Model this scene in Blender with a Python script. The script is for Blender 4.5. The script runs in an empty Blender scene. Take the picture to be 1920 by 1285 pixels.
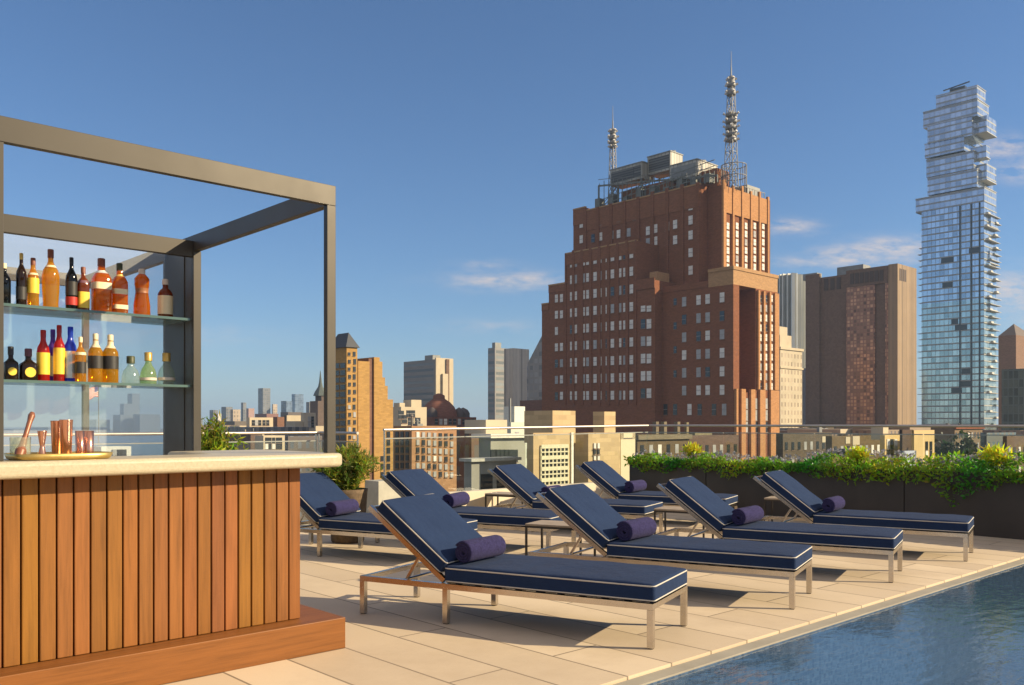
import bpy, bmesh, math, random
import numpy as np
from mathutils import Vector, Matrix

R = math.radians
random.seed(7)
rng = np.random.default_rng(11)
SC = bpy.context.scene
COL = SC.collection

# ------------------------------------------------------------------ camera, world, sun, exposure
F = 1660.0            # focal length in photograph pixels (1920 wide)
HZ = 795.0            # horizon row in the photograph
EYE = 1.3             # eye height above the deck
cam_d = bpy.data.cameras.new("camera")
cam = bpy.data.objects.new("camera", cam_d)
COL.objects.link(cam)
cam.location = (0, 0, EYE)
cam.rotation_euler = (R(90), 0, 0)
cam_d.sensor_width = 36.0
cam_d.lens = F / 1920 * 36.0
cam_d.shift_y = (HZ - 642.5) / 1920
cam_d.clip_start = 0.05
cam_d.clip_end = 60000
SC.camera = cam

SUN_EL, SUN_AZ = 26.0, 97.5
world = bpy.data.worlds.new("World")
SC.world = world
world.use_nodes = True
wn = world.node_tree
bg = wn.nodes['Background']
sky = wn.nodes.new("ShaderNodeTexSky")
sky.sky_type = 'NISHITA'
sky.sun_disc = False
sky.sun_elevation = R(SUN_EL)
sky.sun_rotation = R(SUN_AZ)
sky.air_density = 1.0
sky.dust_density = 0.25
sky.ozone_density = 7.0
sky.altitude = 50
bg.inputs[1].default_value = 0.076


def wmath(op, a, b=None):
    n = wn.nodes.new("ShaderNodeMath")
    n.operation = op
    for i, v in enumerate((a, b)):
        if v is None:
            continue
        if isinstance(v, (int, float)):
            n.inputs[i].default_value = v
        else:
            wn.links.new(v, n.inputs[i])
    return n.outputs[0]


# wispy clouds: elongated patches on the sky's own directions, broken up by noise
tc = wn.nodes.new("ShaderNodeTexCoord")
sx = wn.nodes.new("ShaderNodeSeparateXYZ")
wn.links.new(tc.outputs['Generated'], sx.inputs[0])
yy = wmath('MAXIMUM', sx.outputs[1], 0.05)
U = wmath('DIVIDE', sx.outputs[0], yy)
V = wmath('DIVIDE', sx.outputs[2], yy)
CLOUDS = [(0.315, 0.223, .030, .008, .9), (0.37, .195, .035, .006, .55), (.43, .200, .045, .011, .95), (.395, .185, .075, .007, .6),
          (.335, .182, .05, .006, .45), (.0, .162, .065, .010, .85), (-.03, .180, .03, .005, .4), (.555, .312, .030, .013, .9),
          (.575, .284, .028, .011, .7), (.60, .135, .06, .022, .8), (.57, .155, .05, .02, .6), (-.50, .168, .10, .010, .4),
          (-.38, .10, .10, .012, .3), (-.02, .11, .05, .008, .3)]
tot = None
for (u0, v0, a, b, s) in CLOUDS:
    du = wmath('DIVIDE', wmath('SUBTRACT', U, u0), a)
    dv = wmath('DIVIDE', wmath('SUBTRACT', V, v0), b)
    r2 = wmath('ADD', wmath('MULTIPLY', du, du), wmath('MULTIPLY', dv, dv))
    e = wmath('MULTIPLY', wmath('POWER', 2.718, wmath('MULTIPLY', r2, -1.0)), s)
    tot = e if tot is None else wmath('ADD', tot, e)
cmb = wn.nodes.new("ShaderNodeCombineXYZ")
wn.links.new(U, cmb.inputs[0])
wn.links.new(wmath('MULTIPLY', V, 3.2), cmb.inputs[1])
nz = wn.nodes.new("ShaderNodeTexNoise")
nz.inputs['Scale'].default_value = 26
nz.inputs['Detail'].default_value = 7
nz.inputs['Roughness'].default_value = .62
wn.links.new(cmb.outputs[0], nz.inputs['Vector'])
cl = wmath('MULTIPLY', tot, wmath('MULTIPLY', wmath('MAXIMUM', wmath('SUBTRACT', nz.outputs[0], .36), 0.0), 3.4))
cl = wmath('MINIMUM', cl, .85)
# thin high cloud overhead and behind, unseen, added to lift the shadow fill
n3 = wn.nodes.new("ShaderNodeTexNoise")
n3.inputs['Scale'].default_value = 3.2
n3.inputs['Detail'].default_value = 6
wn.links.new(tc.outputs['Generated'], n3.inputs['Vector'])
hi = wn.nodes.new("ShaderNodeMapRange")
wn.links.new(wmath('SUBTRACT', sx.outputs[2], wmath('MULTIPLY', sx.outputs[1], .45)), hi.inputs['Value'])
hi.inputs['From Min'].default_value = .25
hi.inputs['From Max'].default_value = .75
fill_cloud = wmath('MULTIPLY', hi.outputs[0], wmath('MULTIPLY', wmath('MAXIMUM', wmath('SUBTRACT', n3.outputs[0], .28), 0.0), 3.2))
fill_cloud = wmath('MULTIPLY', fill_cloud, wmath('GREATER_THAN', sx.outputs[2], 0.0))
cl = wmath('MAXIMUM', cl, wmath('MINIMUM', fill_cloud, .8))
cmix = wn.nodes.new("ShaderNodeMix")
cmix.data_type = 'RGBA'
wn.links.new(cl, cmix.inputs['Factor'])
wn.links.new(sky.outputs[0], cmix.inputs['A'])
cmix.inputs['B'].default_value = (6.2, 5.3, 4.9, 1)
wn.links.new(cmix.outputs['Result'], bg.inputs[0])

sun_d = bpy.data.lights.new("sun", 'SUN')
sun_d.energy = 5.0
sun_d.angle = R(0.53)
sun_d.color = (1.0, 0.81, 0.53)
sun = bpy.data.objects.new("sun", sun_d)
COL.objects.link(sun)
sdir = Vector((math.sin(R(SUN_AZ)) * math.cos(R(SUN_EL)), math.cos(R(SUN_AZ)) * math.cos(R(SUN_EL)), math.sin(R(SUN_EL))))
sun.rotation_euler = sdir.to_track_quat('Z', 'Y').to_euler()
sun.location = (30, -5, 30)

SC.view_settings.view_transform = 'Standard'
SC.view_settings.look = 'None'
SC.view_settings.gamma = 1
SC.view_settings.exposure = 0.72
SC.render.engine = 'CYCLES'
SC.cycles.use_denoising = True
SC.cycles.max_bounces = 10
SC.cycles.transparent_max_bounces = 24
SC.cycles.caustics_reflective = False
SC.cycles.caustics_refractive = False

# ------------------------------------------------------------------ materials
MATS = {}


class NT:
    def __init__(s, name):
        s.m = bpy.data.materials.new(name)
        s.m.use_nodes = True
        s.t = s.m.node_tree
        s.p = s.t.nodes['Principled BSDF']
        s.out = s.t.nodes['Material Output']

    def n(s, typ, **kw):
        nd = s.t.nodes.new(typ)
        for k, v in kw.items():
            setattr(nd, k, v)
        return nd

    def set(s, nd, sock, v):
        i = nd.inputs[sock]
        if hasattr(v, 'links'):
            s.t.links.new(v, i)
        else:
            if isinstance(v, (tuple, list)) and len(v) == 3 and i.type == 'RGBA':
                v = (*v, 1)
            i.default_value = v

    def mix(s, f, a, b, mode='MIX'):
        m = s.n("ShaderNodeMix", data_type='RGBA', blend_type=mode)
        s.set(m, 'Factor', f)
        s.set(m, 'A', a)
        s.set(m, 'B', b)
        return m.outputs['Result']

    def math(s, op, a, b=0.0):
        m = s.n("ShaderNodeMath", operation=op)
        s.set(m, 0, a)
        s.set(m, 1, b)
        return m.outputs[0]

    def noise(s, scale, detail=4, rough=.55, vec=None):
        m = s.n("ShaderNodeTexNoise")
        m.inputs['Scale'].default_value = scale
        m.inputs['Detail'].default_value = detail
        m.inputs['Roughness'].default_value = rough
        s.t.links.new(vec if vec is not None else s.obj(), m.inputs['Vector'])
        return m.outputs[0]

    def obj(s):
        if not hasattr(s, '_o'):
            s._o = s.n("ShaderNodeTexCoord").outputs['Object']
        return s._o

    def scaled(s, sc, rot=(0, 0, 0), vec=None):
        m = s.n("ShaderNodeMapping")
        m.inputs['Scale'].default_value = sc
        m.inputs['Rotation'].default_value = rot
        s.t.links.new(vec if vec is not None else s.obj(), m.inputs['Vector'])
        return m.outputs[0]

    def ramp(s, f, stops):
        r = s.n("ShaderNodeValToRGB")
        el = r.color_ramp.elements
        while len(el) < len(stops):
            el.new(.5)
        for e, (p, c) in zip(el, stops):
            e.position = p
            e.color = (*c, 1) if len(c) == 3 else c
        s.t.links.new(f, r.inputs[0])
        return r.outputs[0]

    def bump(s, h, strength=.3, dist=.01):
        b = s.n("ShaderNodeBump")
        b.inputs['Strength'].default_value = strength
        b.inputs['Distance'].default_value = dist
        s.t.links.new(h, b.inputs['Height'])
        s.t.links.new(b.outputs[0], s.p.inputs['Normal'])

    def attr(s, name):
        a = s.n("ShaderNodeAttribute", attribute_name=name)
        return a.outputs['Color']


def dark(c, k):
    return tuple(min(1, x * k) for x in c)


def mat(name, c, rough=.6, metal=0.0, var=.15, scale=6.0, bump=0.0, bdist=.004, spec=.5, sheen=0.0):
    """Plain surface with mottled colour variation and optional fine relief."""
    if name in MATS:
        return MATS[name]
    t = NT(name)
    nf = t.noise(scale, 5)
    t.set(t.p, 'Base Color', t.ramp(nf, [(.3, dark(c, 1 - var)), (.7, dark(c, 1 + var))]))
    t.set(t.p, 'Metallic', metal)
    t.set(t.p, 'Specular IOR Level', spec)
    rr = t.n("ShaderNodeMapRange")
    t.set(rr, 'Value', t.noise(scale * 2.3, 3))
    rr.inputs['To Min'].default_value = max(.02, rough - .08)
    rr.inputs['To Max'].default_value = min(1, rough + .08)
    t.set(t.p, 'Roughness', rr.outputs[0])
    if sheen:
        t.set(t.p, 'Sheen Weight', sheen)
    if bump:
        t.bump(t.noise(scale * 14, 3), bump, bdist)
    MATS[name] = t.m
    return t.m


def facade(name, wall, win, bw, bh, gap, win2=None, rough=.25, var=.12, metal=0.0, wall_rough=.8, gapz=None):
    """Wall of a far building: a grid of glazing set into masonry or mullions (x+y runs along either face)."""
    if name in MATS:
        return MATS[name]
    t = NT(name)
    s = t.n("ShaderNodeSeparateXYZ")
    t.set(s, 0, t.obj())
    u = t.math('ADD', s.outputs[0], s.outputs[1])
    cu = t.math('DIVIDE', u, bw)
    cv = t.math('DIVIDE', s.outputs[2], bh)
    fu = t.math('ABSOLUTE', t.math('SUBTRACT', t.math('FRACT', cu), .5))
    fv = t.math('ABSOLUTE', t.math('SUBTRACT', t.math('FRACT', cv), .5))
    gz = gap if gapz is None else gapz
    iw = t.math('MULTIPLY', t.math('LESS_THAN', fu, .5 - gap / bw), t.math('LESS_THAN', fv, .5 - gz / bh))
    cc = t.n("ShaderNodeCombineXYZ")
    t.set(cc, 0, t.math('FLOOR', cu))
    t.set(cc, 1, t.math('FLOOR', cv))
    wnz = t.n("ShaderNodeTexWhiteNoise", noise_dimensions='2D')
    t.set(wnz, 'Vector', cc.outputs[0])
    wc = t.mix(wnz.outputs['Value'], dark(win, .7), win2 if win2 else dark(win, 1.5))
    nf = t.noise(.12, 6)
    wl = t.ramp(nf, [(.3, dark(wall, 1 - var)), (.7, dark(wall, 1 + var))])
    t.set(t.p, 'Base Color', t.mix(iw, wl, wc))
    t.set(t.p, 'Roughness', t.math('SUBTRACT', wall_rough, t.math('MULTIPLY', iw, wall_rough - rough)))
    t.set(t.p, 'Metallic', t.math('MULTIPLY', iw, metal))
    t.bump(t.math('SUBTRACT', 1.0, iw), .6, .12)
    MATS[name] = t.m
    return t.m


def glassy(name, tint=(1, 1, 1), refl=1.0, milk=0.0, milk_c=(.8, .85, .85)):
    """Clear sheet glass: light passes straight, reflections by Fresnel, optionally a milky film."""
    if name in MATS:
        return MATS[name]
    t = NT(name)
    t.t.nodes.remove(t.p)
    tr = t.n("ShaderNodeBsdfTransparent")
    t.set(tr, 'Color', tint)
    gl = t.n("ShaderNodeBsdfGlossy")
    gl.inputs['Roughness'].default_value = .02
    lw = t.n("ShaderNodeLayerWeight")
    f = t.math('ADD', t.math('MULTIPLY', t.math('POWER', lw.outputs['Facing'], 5.0), .9 * refl), .035 * refl)
    a = t.n("ShaderNodeMixShader")
    t.set(a, 0, f)
    t.set(a, 1, tr.outputs[0])
    t.set(a, 2, gl.outputs[0])
    last = a.outputs[0]
    if milk:
        df = t.n("ShaderNodeBsdfDiffuse")
        t.set(df, 'Color', milk_c)
        b = t.n("ShaderNodeMixShader")
        b.inputs[0].default_value = milk
        t.set(b, 1, last)
        t.set(b, 2, df.outputs[0])
        last = b.outputs[0]
    t.t.links.new(last, t.out.inputs[0])
    MATS[name] = t.m
    return t.m


def bottle_glass(name, c, glow=.30, rough=.06):
    """Coloured bottle: tinted clear walls, a share of light scattered in the liquid, sharp reflections."""
    if name in MATS:
        return MATS[name]
    t = NT(name)
    t.t.nodes.remove(t.p)
    tr = t.n("ShaderNodeBsdfTransparent")
    t.set(tr, 'Color', c)
    tl = t.n("ShaderNodeBsdfTranslucent")
    t.set(tl, 'Color', c)
    df = t.n("ShaderNodeBsdfDiffuse")
    t.set(df, 'Color', c)
    gl = t.n("ShaderNodeBsdfGlossy")
    gl.inputs['Roughness'].default_value = rough
    lw = t.n("ShaderNodeLayerWeight")
    frv = t.math('ADD', t.math('MULTIPLY', t.math('POWER', lw.outputs['Facing'], 5.0), .8), .04)
    a = t.n("ShaderNodeMixShader")
    a.inputs[0].default_value = .5
    t.set(a, 1, tl.outputs[0])
    t.set(a, 2, df.outputs[0])
    q = t.n("ShaderNodeMixShader")
    q.inputs[0].default_value = glow
    t.set(q, 1, tr.outputs[0])
    t.set(q, 2, a.outputs[0])
    w = t.n("ShaderNodeMixShader")
    t.set(w, 0, frv)
    t.set(w, 1, q.outputs[0])
    t.set(w, 2, gl.outputs[0])
    t.t.links.new(w.outputs[0], t.out.inputs[0])
    MATS[name] = t.m
    return t.m


def wood(name, base, grain_axis, var=.52):
    if name in MATS:
        return MATS[name]
    t = NT(name)
    sc = [22, 22, 22]
    sc[grain_axis] = 1.1
    v = t.scaled(sc)
    n1 = t.noise(1.6, 8, .65, v)
    sc2 = [120, 120, 120]
    sc2[grain_axis] = 4
    n2 = t.noise(1.0, 4, .6, t.scaled(sc2))
    big = t.noise(1.3, 3)
    c1 = t.ramp(n1, [(.25, dark(base, 1 - var)), (.5, base), (.78, dark(base, 1 + var * .6))])
    c2 = t.mix(t.math('MULTIPLY', n2, .5), c1, dark(base, .45))
    tn = t.attr('tint')
    c3 = t.mix(1.0, c2, tn, 'MULTIPLY')
    c4 = t.mix(t.math('MULTIPLY', big, .3), c3, dark(base, .7))
    t.set(t.p, 'Base Color', c4)
    t.set(t.p, 'Roughness', .5)
    t.set(t.p, 'Specular IOR Level', .25)
    t.bump(n2, .25, .002)
    MATS[name] = t.m
    return t.m


def leafmat(name, c, trans=.35):
    if name in MATS:
        return MATS[name]
    t = NT(name)
    a = t.attr('tint')
    col = t.mix(1.0, c, a, 'MULTIPLY')
    t.set(t.p, 'Base Color', col)
    t.set(t.p, 'Roughness', .5)
    tl = t.n("ShaderNodeBsdfTranslucent")
    t.set(tl, 'Color', col)
    m = t.n("ShaderNodeMixShader")
    m.inputs[0].default_value = trans
    t.set(m, 1, t.p.outputs[0])
    t.set(m, 2, tl.outputs[0])
    t.t.links.new(m.outputs[0], t.out.inputs[0])
    MATS[name] = t.m
    return t.m


# ------------------------------------------------------------------ mesh helpers
class MB:
    def __init__(s):
        s.v, s.f, s.mi, s.sm, s.tint = [], [], [], [], []

    def add(s, vs, fs, m=0, smooth=False, tint=(1, 1, 1)):
        o = len(s.v)
        s.v += [tuple(v) for v in vs]
        for f in fs:
            s.f.append([i + o for i in f])
            s.mi.append(m)
            s.sm.append(smooth)
            s.tint.append(tint)

    def box(s, x0, x1, y0, y1, z0, z1, m=0, tint=(1, 1, 1)):
        if x0 > x1: x0, x1 = x1, x0
        if y0 > y1: y0, y1 = y1, y0
        if z0 > z1: z0, z1 = z1, z0
        vs = [(x, y, z) for z in (z0, z1) for y in (y0, y1) for x in (x0, x1)]
        s.add(vs, [(0, 2, 3, 1), (4, 5, 7, 6), (0, 1, 5, 4), (2, 6, 7, 3), (0, 4, 6, 2), (1, 3, 7, 5)], m, False, tint)

    def tube(s, p0, p1, r0, r1=None, n=8, m=0, smooth=True):
        p0, p1 = Vector(p0), Vector(p1)
        r1 = r0 if r1 is None else r1
        d = (p1 - p0)
        if d.length < 1e-6:
            return
        q = d.to_track_quat('Z', 'Y')
        vs = []
        off = math.pi / 4 if n == 4 else 0
        for p, r in ((p0, r0), (p1, r1)):
            for i in range(n):
                a = 2 * math.pi * i / n + off
                vs.append(p + q @ Vector((r * math.cos(a), r * math.sin(a), 0)))
        fs = [(i, (i + 1) % n, n + (i + 1) % n, n + i) for i in range(n)]
        s.add(vs, fs, m, smooth and n > 4)
        s.add([vs[i] for i in range(n)], [tuple(reversed(range(n)))], m)
        s.add([vs[n + i] for i in range(n)], [tuple(range(n))], m)

    def bar(s, p0, p1, w, h, m=0):
        """rectangular bar; w across (horizontal), h in the plane of the bar and the vertical"""
        p0, p1 = Vector(p0), Vector(p1)
        d = (p1 - p0).normalized()
        up = Vector((0, 0, 1))
        if abs(d.z) > .999:
            up = Vector((1, 0, 0))
        sd = d.cross(up).normalized()
        nn = sd.cross(d).normalized()
        vs = []
        for p in (p0, p1):
            for a, b in ((-1, -1), (1, -1), (1, 1), (-1, 1)):
                vs.append(p + sd * (w / 2 * a) + nn * (h / 2 * b))
        s.add(vs, [(3, 2, 1, 0), (4, 5, 6, 7), (0, 1, 5, 4), (1, 2, 6, 5), (2, 3, 7, 6), (3, 0, 4, 7)], m)

    def path(s, pts, r, n=6, closed=False, m=0):
        k = len(pts)
        for i in range(k if closed else k - 1):
            s.tube(pts[i], pts[(i + 1) % k], r, r, n, m)

    def lathe(s, prof, n=20, m=0, cx=0, cy=0, smooth=True, sq=0.0):
        """prof: (r,z) from bottom to top; sq>0 squares the section"""
        vs = []
        for r, z in prof:
            for i in range(n):
                a = 2 * math.pi * i / n
                k = 1.0
                if sq:
                    k = 1 + sq * (1 / max(abs(math.cos(a)), abs(math.sin(a))) - 1)
                vs.append((cx + r * k * math.cos(a), cy + r * k * math.sin(a), z))
        fs = []
        for j in range(len(prof) - 1):
            for i in range(n):
                fs.append((j * n + i, j * n + (i + 1) % n, (j + 1) * n + (i + 1) % n, (j + 1) * n + i))
        s.add(vs, fs, m, smooth)
        s.add(vs[:n], [tuple(reversed(range(n)))], m)
        s.add(vs[-n:], [tuple(range(n))], m)

    def prism(s, poly, z0, z1, m=0, top=True):
        n = len(poly)
        vs = [(x, y, z0) for x, y in poly] + [(x, y, z1) for x, y in poly]
        fs = [(i, (i + 1) % n, n + (i + 1) % n, n + i) for i in range(n)]
        fs += [tuple(reversed(range(n))), tuple(range(n, 2 * n))]
        s.add(vs, fs, m)

    def build(s, name, mats, parent=None, loc=(0, 0, 0), rz=0.0, bevel=0.0, seg=2, recalc=True):
        me = bpy.data.meshes.new(name)
        me.from_pydata(s.v, [], s.f)
        if not isinstance(mats, (list, tuple)):
            mats = [mats]
        for m in mats:
            me.materials.append(m)
        me.polygons.foreach_set('material_index', s.mi)
        me.polygons.foreach_set('use_smooth', s.sm)
        if any(t != (1, 1, 1) for t in s.tint) or any('wood' in m.name for m in mats):
            ca = me.color_attributes.new('tint', 'FLOAT_COLOR', 'CORNER')
            buf = []
            for p, t in zip(me.polygons, s.tint):
                buf += [*t, 1.0] * p.loop_total
            ca.data.foreach_set('color', buf)
        if recalc:
            bm = bmesh.new()
            bm.from_mesh(me)
            bmesh.ops.recalc_face_normals(bm, faces=bm.faces)
            bm.to_mesh(me)
            bm.free()
        me.update()
        o = bpy.data.objects.new(name, me)
        COL.objects.link(o)
        o.location = loc
        o.rotation_euler = (0, 0, rz)
        if parent:
            o.parent = parent
        if bevel:
            b = o.modifiers.new('bevel', 'BEVEL')
            b.width = bevel
            b.segments = seg
            b.limit_method = 'ANGLE'
            b.harden_normals = False
        return o


def tag(o, label=None, cat=None, group=None, kind=None):
    if label: o['label'] = label
    if cat: o['category'] = cat
    if group: o['group'] = group
    if kind: o['kind'] = kind
    return o


def thing(name, label, cat, loc=(0, 0, 0), rz=0.0, group=None):
    o = bpy.data.objects.new(name, None)
    o.empty_display_size = .2
    COL.objects.link(o)
    o.location = loc
    o.rotation_euler = (0, 0, rz)
    return tag(o, label, cat, group)


def children(o):
    return [c for c in bpy.data.objects if c.parent is o]


def copy_tree(o, parent=None):
    c = o.copy()
    COL.objects.link(c)
    if parent:
        c.parent = parent
    for ch in children(o):
        copy_tree(ch, c)
    return c


# deck frame: u1 runs along the bar front and the pool edge, u2 away from the pool; city grid is the same
TH = math.atan2(.682, .7313)
U1 = Vector((math.cos(TH), math.sin(TH)))
U2 = Vector((-math.sin(TH), math.cos(TH)))
PC = Vector((-.966, 5.138))


def D(a, b, z=0.0):
    p = PC + U1 * a + U2 * b
    return Vector((p.x, p.y, z))


def P(px, d, z=0.0):
    return Vector(((px - 960) / F * d, d, z))


def ZP(py, d):
    return EYE + (HZ - py) / F * d


def on_line(px, org, u):
    """distance along horizontal line org + t*u where it is seen at column px"""
    k = (px - 960) / F
    return (k * org[1] - org[0]) / (u[0] - k * u[1])


def leaves(name, pts, size, mt, parent=None, tint=None, up=.25, loc=(0, 0, 0), aspect=.5, droop=None):
    """leaf-shaped faces (two triangles folded on the midrib) at pts"""
    n = len(pts)
    pts = np.asarray(pts, float)
    d = rng.normal(size=(n, 3))
    d[:, 2] += up
    if droop is not None:
        d += droop
    d /= np.linalg.norm(d, axis=1)[:, None]
    w = np.cross(d, rng.normal(size=(n, 3)))
    w /= np.linalg.norm(w, axis=1)[:, None]
    nn = np.cross(d, w)
    L = size * rng.uniform(.6, 1.35, n)[:, None]
    W = L * aspect
    base = pts
    tip = pts + d * L
    l = pts + d * L * .45 + w * W * .5 + nn * W * .15
    r = pts + d * L * .45 - w * W * .5 + nn * W * .15
    v = np.stack([base, r, tip, l], 1).reshape(-1, 3)
    me = bpy.data.meshes.new(name)
    me.vertices.add(4 * n)
    me.vertices.foreach_set('co', v.ravel())
    tri = (np.arange(n)[:, None] * 4 + np.array([0, 1, 2, 0, 2, 3])).ravel()
    me.loops.add(6 * n)
    me.loops.foreach_set('vertex_index', tri.astype(np.int32))
    me.polygons.add(2 * n)
    me.polygons.foreach_set('loop_start', np.arange(2 * n, dtype=np.int32) * 3)
    me.polygons.foreach_set('loop_total', np.full(2 * n, 3, np.int32))
    if tint is None:
        tint = np.stack([rng.uniform(.6, 1.5, n), rng.uniform(.65, 1.35, n), rng.uniform(.5, 1.1, n)], 1)
    ca = me.color_attributes.new('tint', 'FLOAT_COLOR', 'CORNER')
    cc = np.concatenate([tint, np.ones((n, 1))], 1)
    ca.data.foreach_set('color', np.repeat(cc, 6, axis=0).ravel())
    me.materials.append(mt)
    me.update()
    me.validate()
    o = bpy.data.objects.new(name, me)
    COL.objects.link(o)
    o.location = loc
    if parent:
        o.parent = parent
    return o


# ------------------------------------------------------------------ shared materials
GZ = -46.0


def paver_mat():
    t = NT('deck_paver')
    v = t.scaled((1, 1, 1), (0, 0, R(90)))
    b = t.n("ShaderNodeTexBrick", offset=.5)
    t.set(b, 'Vector', v)
    t.set(b, 'Color1', (.50, .40, .275))
    t.set(b, 'Color2', (.70, .575, .405))
    t.set(b, 'Mortar', (.075, .05, .03))
    t.set(b, 'Scale', 1.0)
    b.inputs['Mortar Size'].default_value = .007
    b.inputs['Mortar Smooth'].default_value = .1
    b.inputs['Brick Width'].default_value = 1.9
    b.inputs['Row Height'].default_value = .372
    n = t.noise(1.1, 6, .6)
    g = t.noise(55, 4, .7)
    c = t.mix(t.math('MULTIPLY', n, .45), b.outputs[0], (.48, .385, .265))
    c = t.mix(t.math('MULTIPLY', g, .30), c, (.70, .58, .43))
    st = t.noise(.55, 7, .72)
    c = t.mix(t.ramp(st, [(.50, (0, 0, 0)), (.68, (.34, .34, .34))]), c, (.36, .27, .175))
    t.set(t.p, 'Base Color', c)
    t.set(t.p, 'Roughness', .72)
    h = t.math('ADD', t.math('MULTIPLY', b.outputs['Fac'], -1.0), t.math('MULTIPLY', g, .12))
    t.bump(h, .5, .006)
    return t.m


def tile_mat():
    t = NT('pool_mosaic')
    b = t.n("ShaderNodeTexBrick", offset=0.0)
    sp_ = t.n("ShaderNodeSeparateXYZ")
    t.set(sp_, 0, t.obj())
    cb_ = t.n("ShaderNodeCombineXYZ")
    t.set(cb_, 0, sp_.outputs[0])
    t.set(cb_, 1, t.math('ADD', sp_.outputs[1], sp_.outputs[2]))
    t.set(b, 'Vector', cb_.outputs[0])
    t.set(b, 'Color1', (.048, .085, .150))
    t.set(b, 'Color2', (.095, .145, .230))
    t.set(b, 'Mortar', (.10, .135, .19))
    b.inputs['Scale'].default_value = 1.0
    b.inputs['Mortar Size'].default_value = .0022
    b.inputs['Brick Width'].default_value = .03
    b.inputs['Row Height'].default_value = .03
    t.set(t.p, 'Base Color', b.outputs[0])
    t.set(t.p, 'Roughness', .25)
    return t.m


def water_mat():
    t = NT('pool_water')
    t.t.nodes.remove(t.p)
    tr = t.n("ShaderNodeBsdfTransparent")
    t.set(tr, 'Color', (.76, .88, .95))
    gl = t.n("ShaderNodeBsdfGlossy")
    gl.inputs['Roughness'].default_value = .09
    fr = t.n("ShaderNodeLayerWeight")
    n1 = t.noise(5.5, 3, .5, t.scaled((1, 1.9, 1)))
    n2 = t.noise(24, 2, .5)
    bp = t.n("ShaderNodeBump")
    bp.inputs['Strength'].default_value = .42
    bp.inputs['Distance'].default_value = .012
    t.set(bp, 'Height', t.math('ADD', n1, t.math('MULTIPLY', n2, .22)))
    t.set(gl, 'Normal', bp.outputs[0])
    t.set(fr, 'Normal', bp.outputs[0])
    m = t.n("ShaderNodeMixShader")
    t.set(m, 0, t.math('ADD', t.math('MULTIPLY', t.math('POWER', fr.outputs['Facing'], 4.2), .95), .03))
    t.set(m, 1, tr.outputs[0])
    t.set(m, 2, gl.outputs[0])
    t.t.links.new(m.outputs[0], t.out.inputs[0])
    return t.m


def river_mat():
    t = NT('river_water')
    t.set(t.p, 'Base Color', (.035, .07, .10))
    t.set(t.p, 'Roughness', .22)
    t.bump(t.noise(.05, 6, .6), .5, 2.0)
    return t.m


M_PAVE = paver_mat()
M_COPE = mat('coping_stone', (.33, .30, .235), .6, var=.1, scale=4, bump=.2)
M_CREAMWALL = mat('cream_render', (.60, .53, .40), .8, var=.06, scale=1.5, bump=.15)
M_STONE = NT('bar_top_stone')
_n = M_STONE.noise(95, 4, .75)
_b = M_STONE.noise(2.2, 5)
M_STONE.set(M_STONE.p, 'Base Color', M_STONE.mix(M_STONE.math('MULTIPLY', _b, .5), M_STONE.ramp(_n, [(.3, (.37, .32, .21)), (.55, (.50, .44, .31)), (.75, (.56, .51, .38))]), (.44, .37, .24)))
M_STONE.set(M_STONE.p, 'Roughness', .38)
M_STONE = M_STONE.m
M_WOODV = wood('wood_slat', (.285, .115, .028), 2)
M_WOODH = wood('wood_plinth', (.25, .095, .024), 0)
M_DARKGAP = mat('dark_backing', (.17, .068, .02), .8)
M_BRONZE = mat('bronze_metal', (.056, .050, .041), .46, .5, var=.06, scale=2)
M_BRONZE_D = mat('bronze_panel', (.085, .074, .058), .45, .4, var=.08, scale=2)
M_STEEL = mat('brushed_steel', (.58, .53, .47), .24, 1.0, var=.05, scale=30)
M_GEDGE = mat('rail_glass_edge', (.30, .31, .28), .3)
M_RAILM = mat('rail_steel', (.50, .44, .38), .42, .75, var=.06, scale=8)
M_NAVY = NT('navy_canvas')
_w = M_NAVY.n("ShaderNodeTexWave", wave_type='BANDS')
_w.inputs['Scale'].default_value = 160
M_NAVY.set(_w, 'Vector', M_NAVY.obj())
_nn = M_NAVY.noise(5, 4)
_nf = M_NAVY.noise(260, 2)
M_NAVY.set(M_NAVY.p, 'Base Color', M_NAVY.mix(_nf, M_NAVY.ramp(_nn, [(.3, (.0100, .0215, .060)), (.7, (.0150, .031, .080))]), (.022, .041, .098)))
M_NAVY.set(M_NAVY.p, 'Roughness', .9)
M_NAVY.set(M_NAVY.p, 'Specular IOR Level', .08)
M_NAVY.set(M_NAVY.p, 'Sheen Weight', .03)
M_NAVY.bump(M_NAVY.math('ADD', _nf, M_NAVY.math('MULTIPLY', _nn, 9.0)), .5, .006)
M_NAVY = M_NAVY.m
M_PIPING = mat('white_piping', (.50, .47, .41), .7, var=.04)
M_TOWEL = mat('purple_terry', (.038, .034, .105), .95, var=.3, scale=60, bump=.9, bdist=.006, spec=.05, sheen=.06)
M_BRONZE_LEG = mat('dark_table_metal', (.05, .042, .035), .45, .5)
M_TABLETOP = mat('tan_table_top', (.34, .27, .19), .5, var=.12, scale=8)
M_PLANTER = mat('planter_metal', (.055, .045, .036), .5, .25, var=.15, scale=3)
M_SOIL = mat('soil', (.03, .022, .015), .95)
M_LEAF = leafmat('leaf_green', (.35, .46, .035), .6)
M_LEAF_D = leafmat('leaf_dark_green', (.27, .34, .04), .55)
M_YELLOW = leafmat('petal_yellow', (.82, .80, .05), .55)
M_PALE = leafmat('petal_pale', (.42, .40, .44))
M_POT = mat('woven_pot', (.14, .095, .055), .8, var=.35, scale=22, bump=.6, bdist=.01)
M_RAILG = glassy('rail_glass', (.93, .96, .945), .8)
M_SHELFG = glassy('shelf_glass', (.80, .90, .87), 1.0, .10, (.55, .75, .70))
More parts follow.
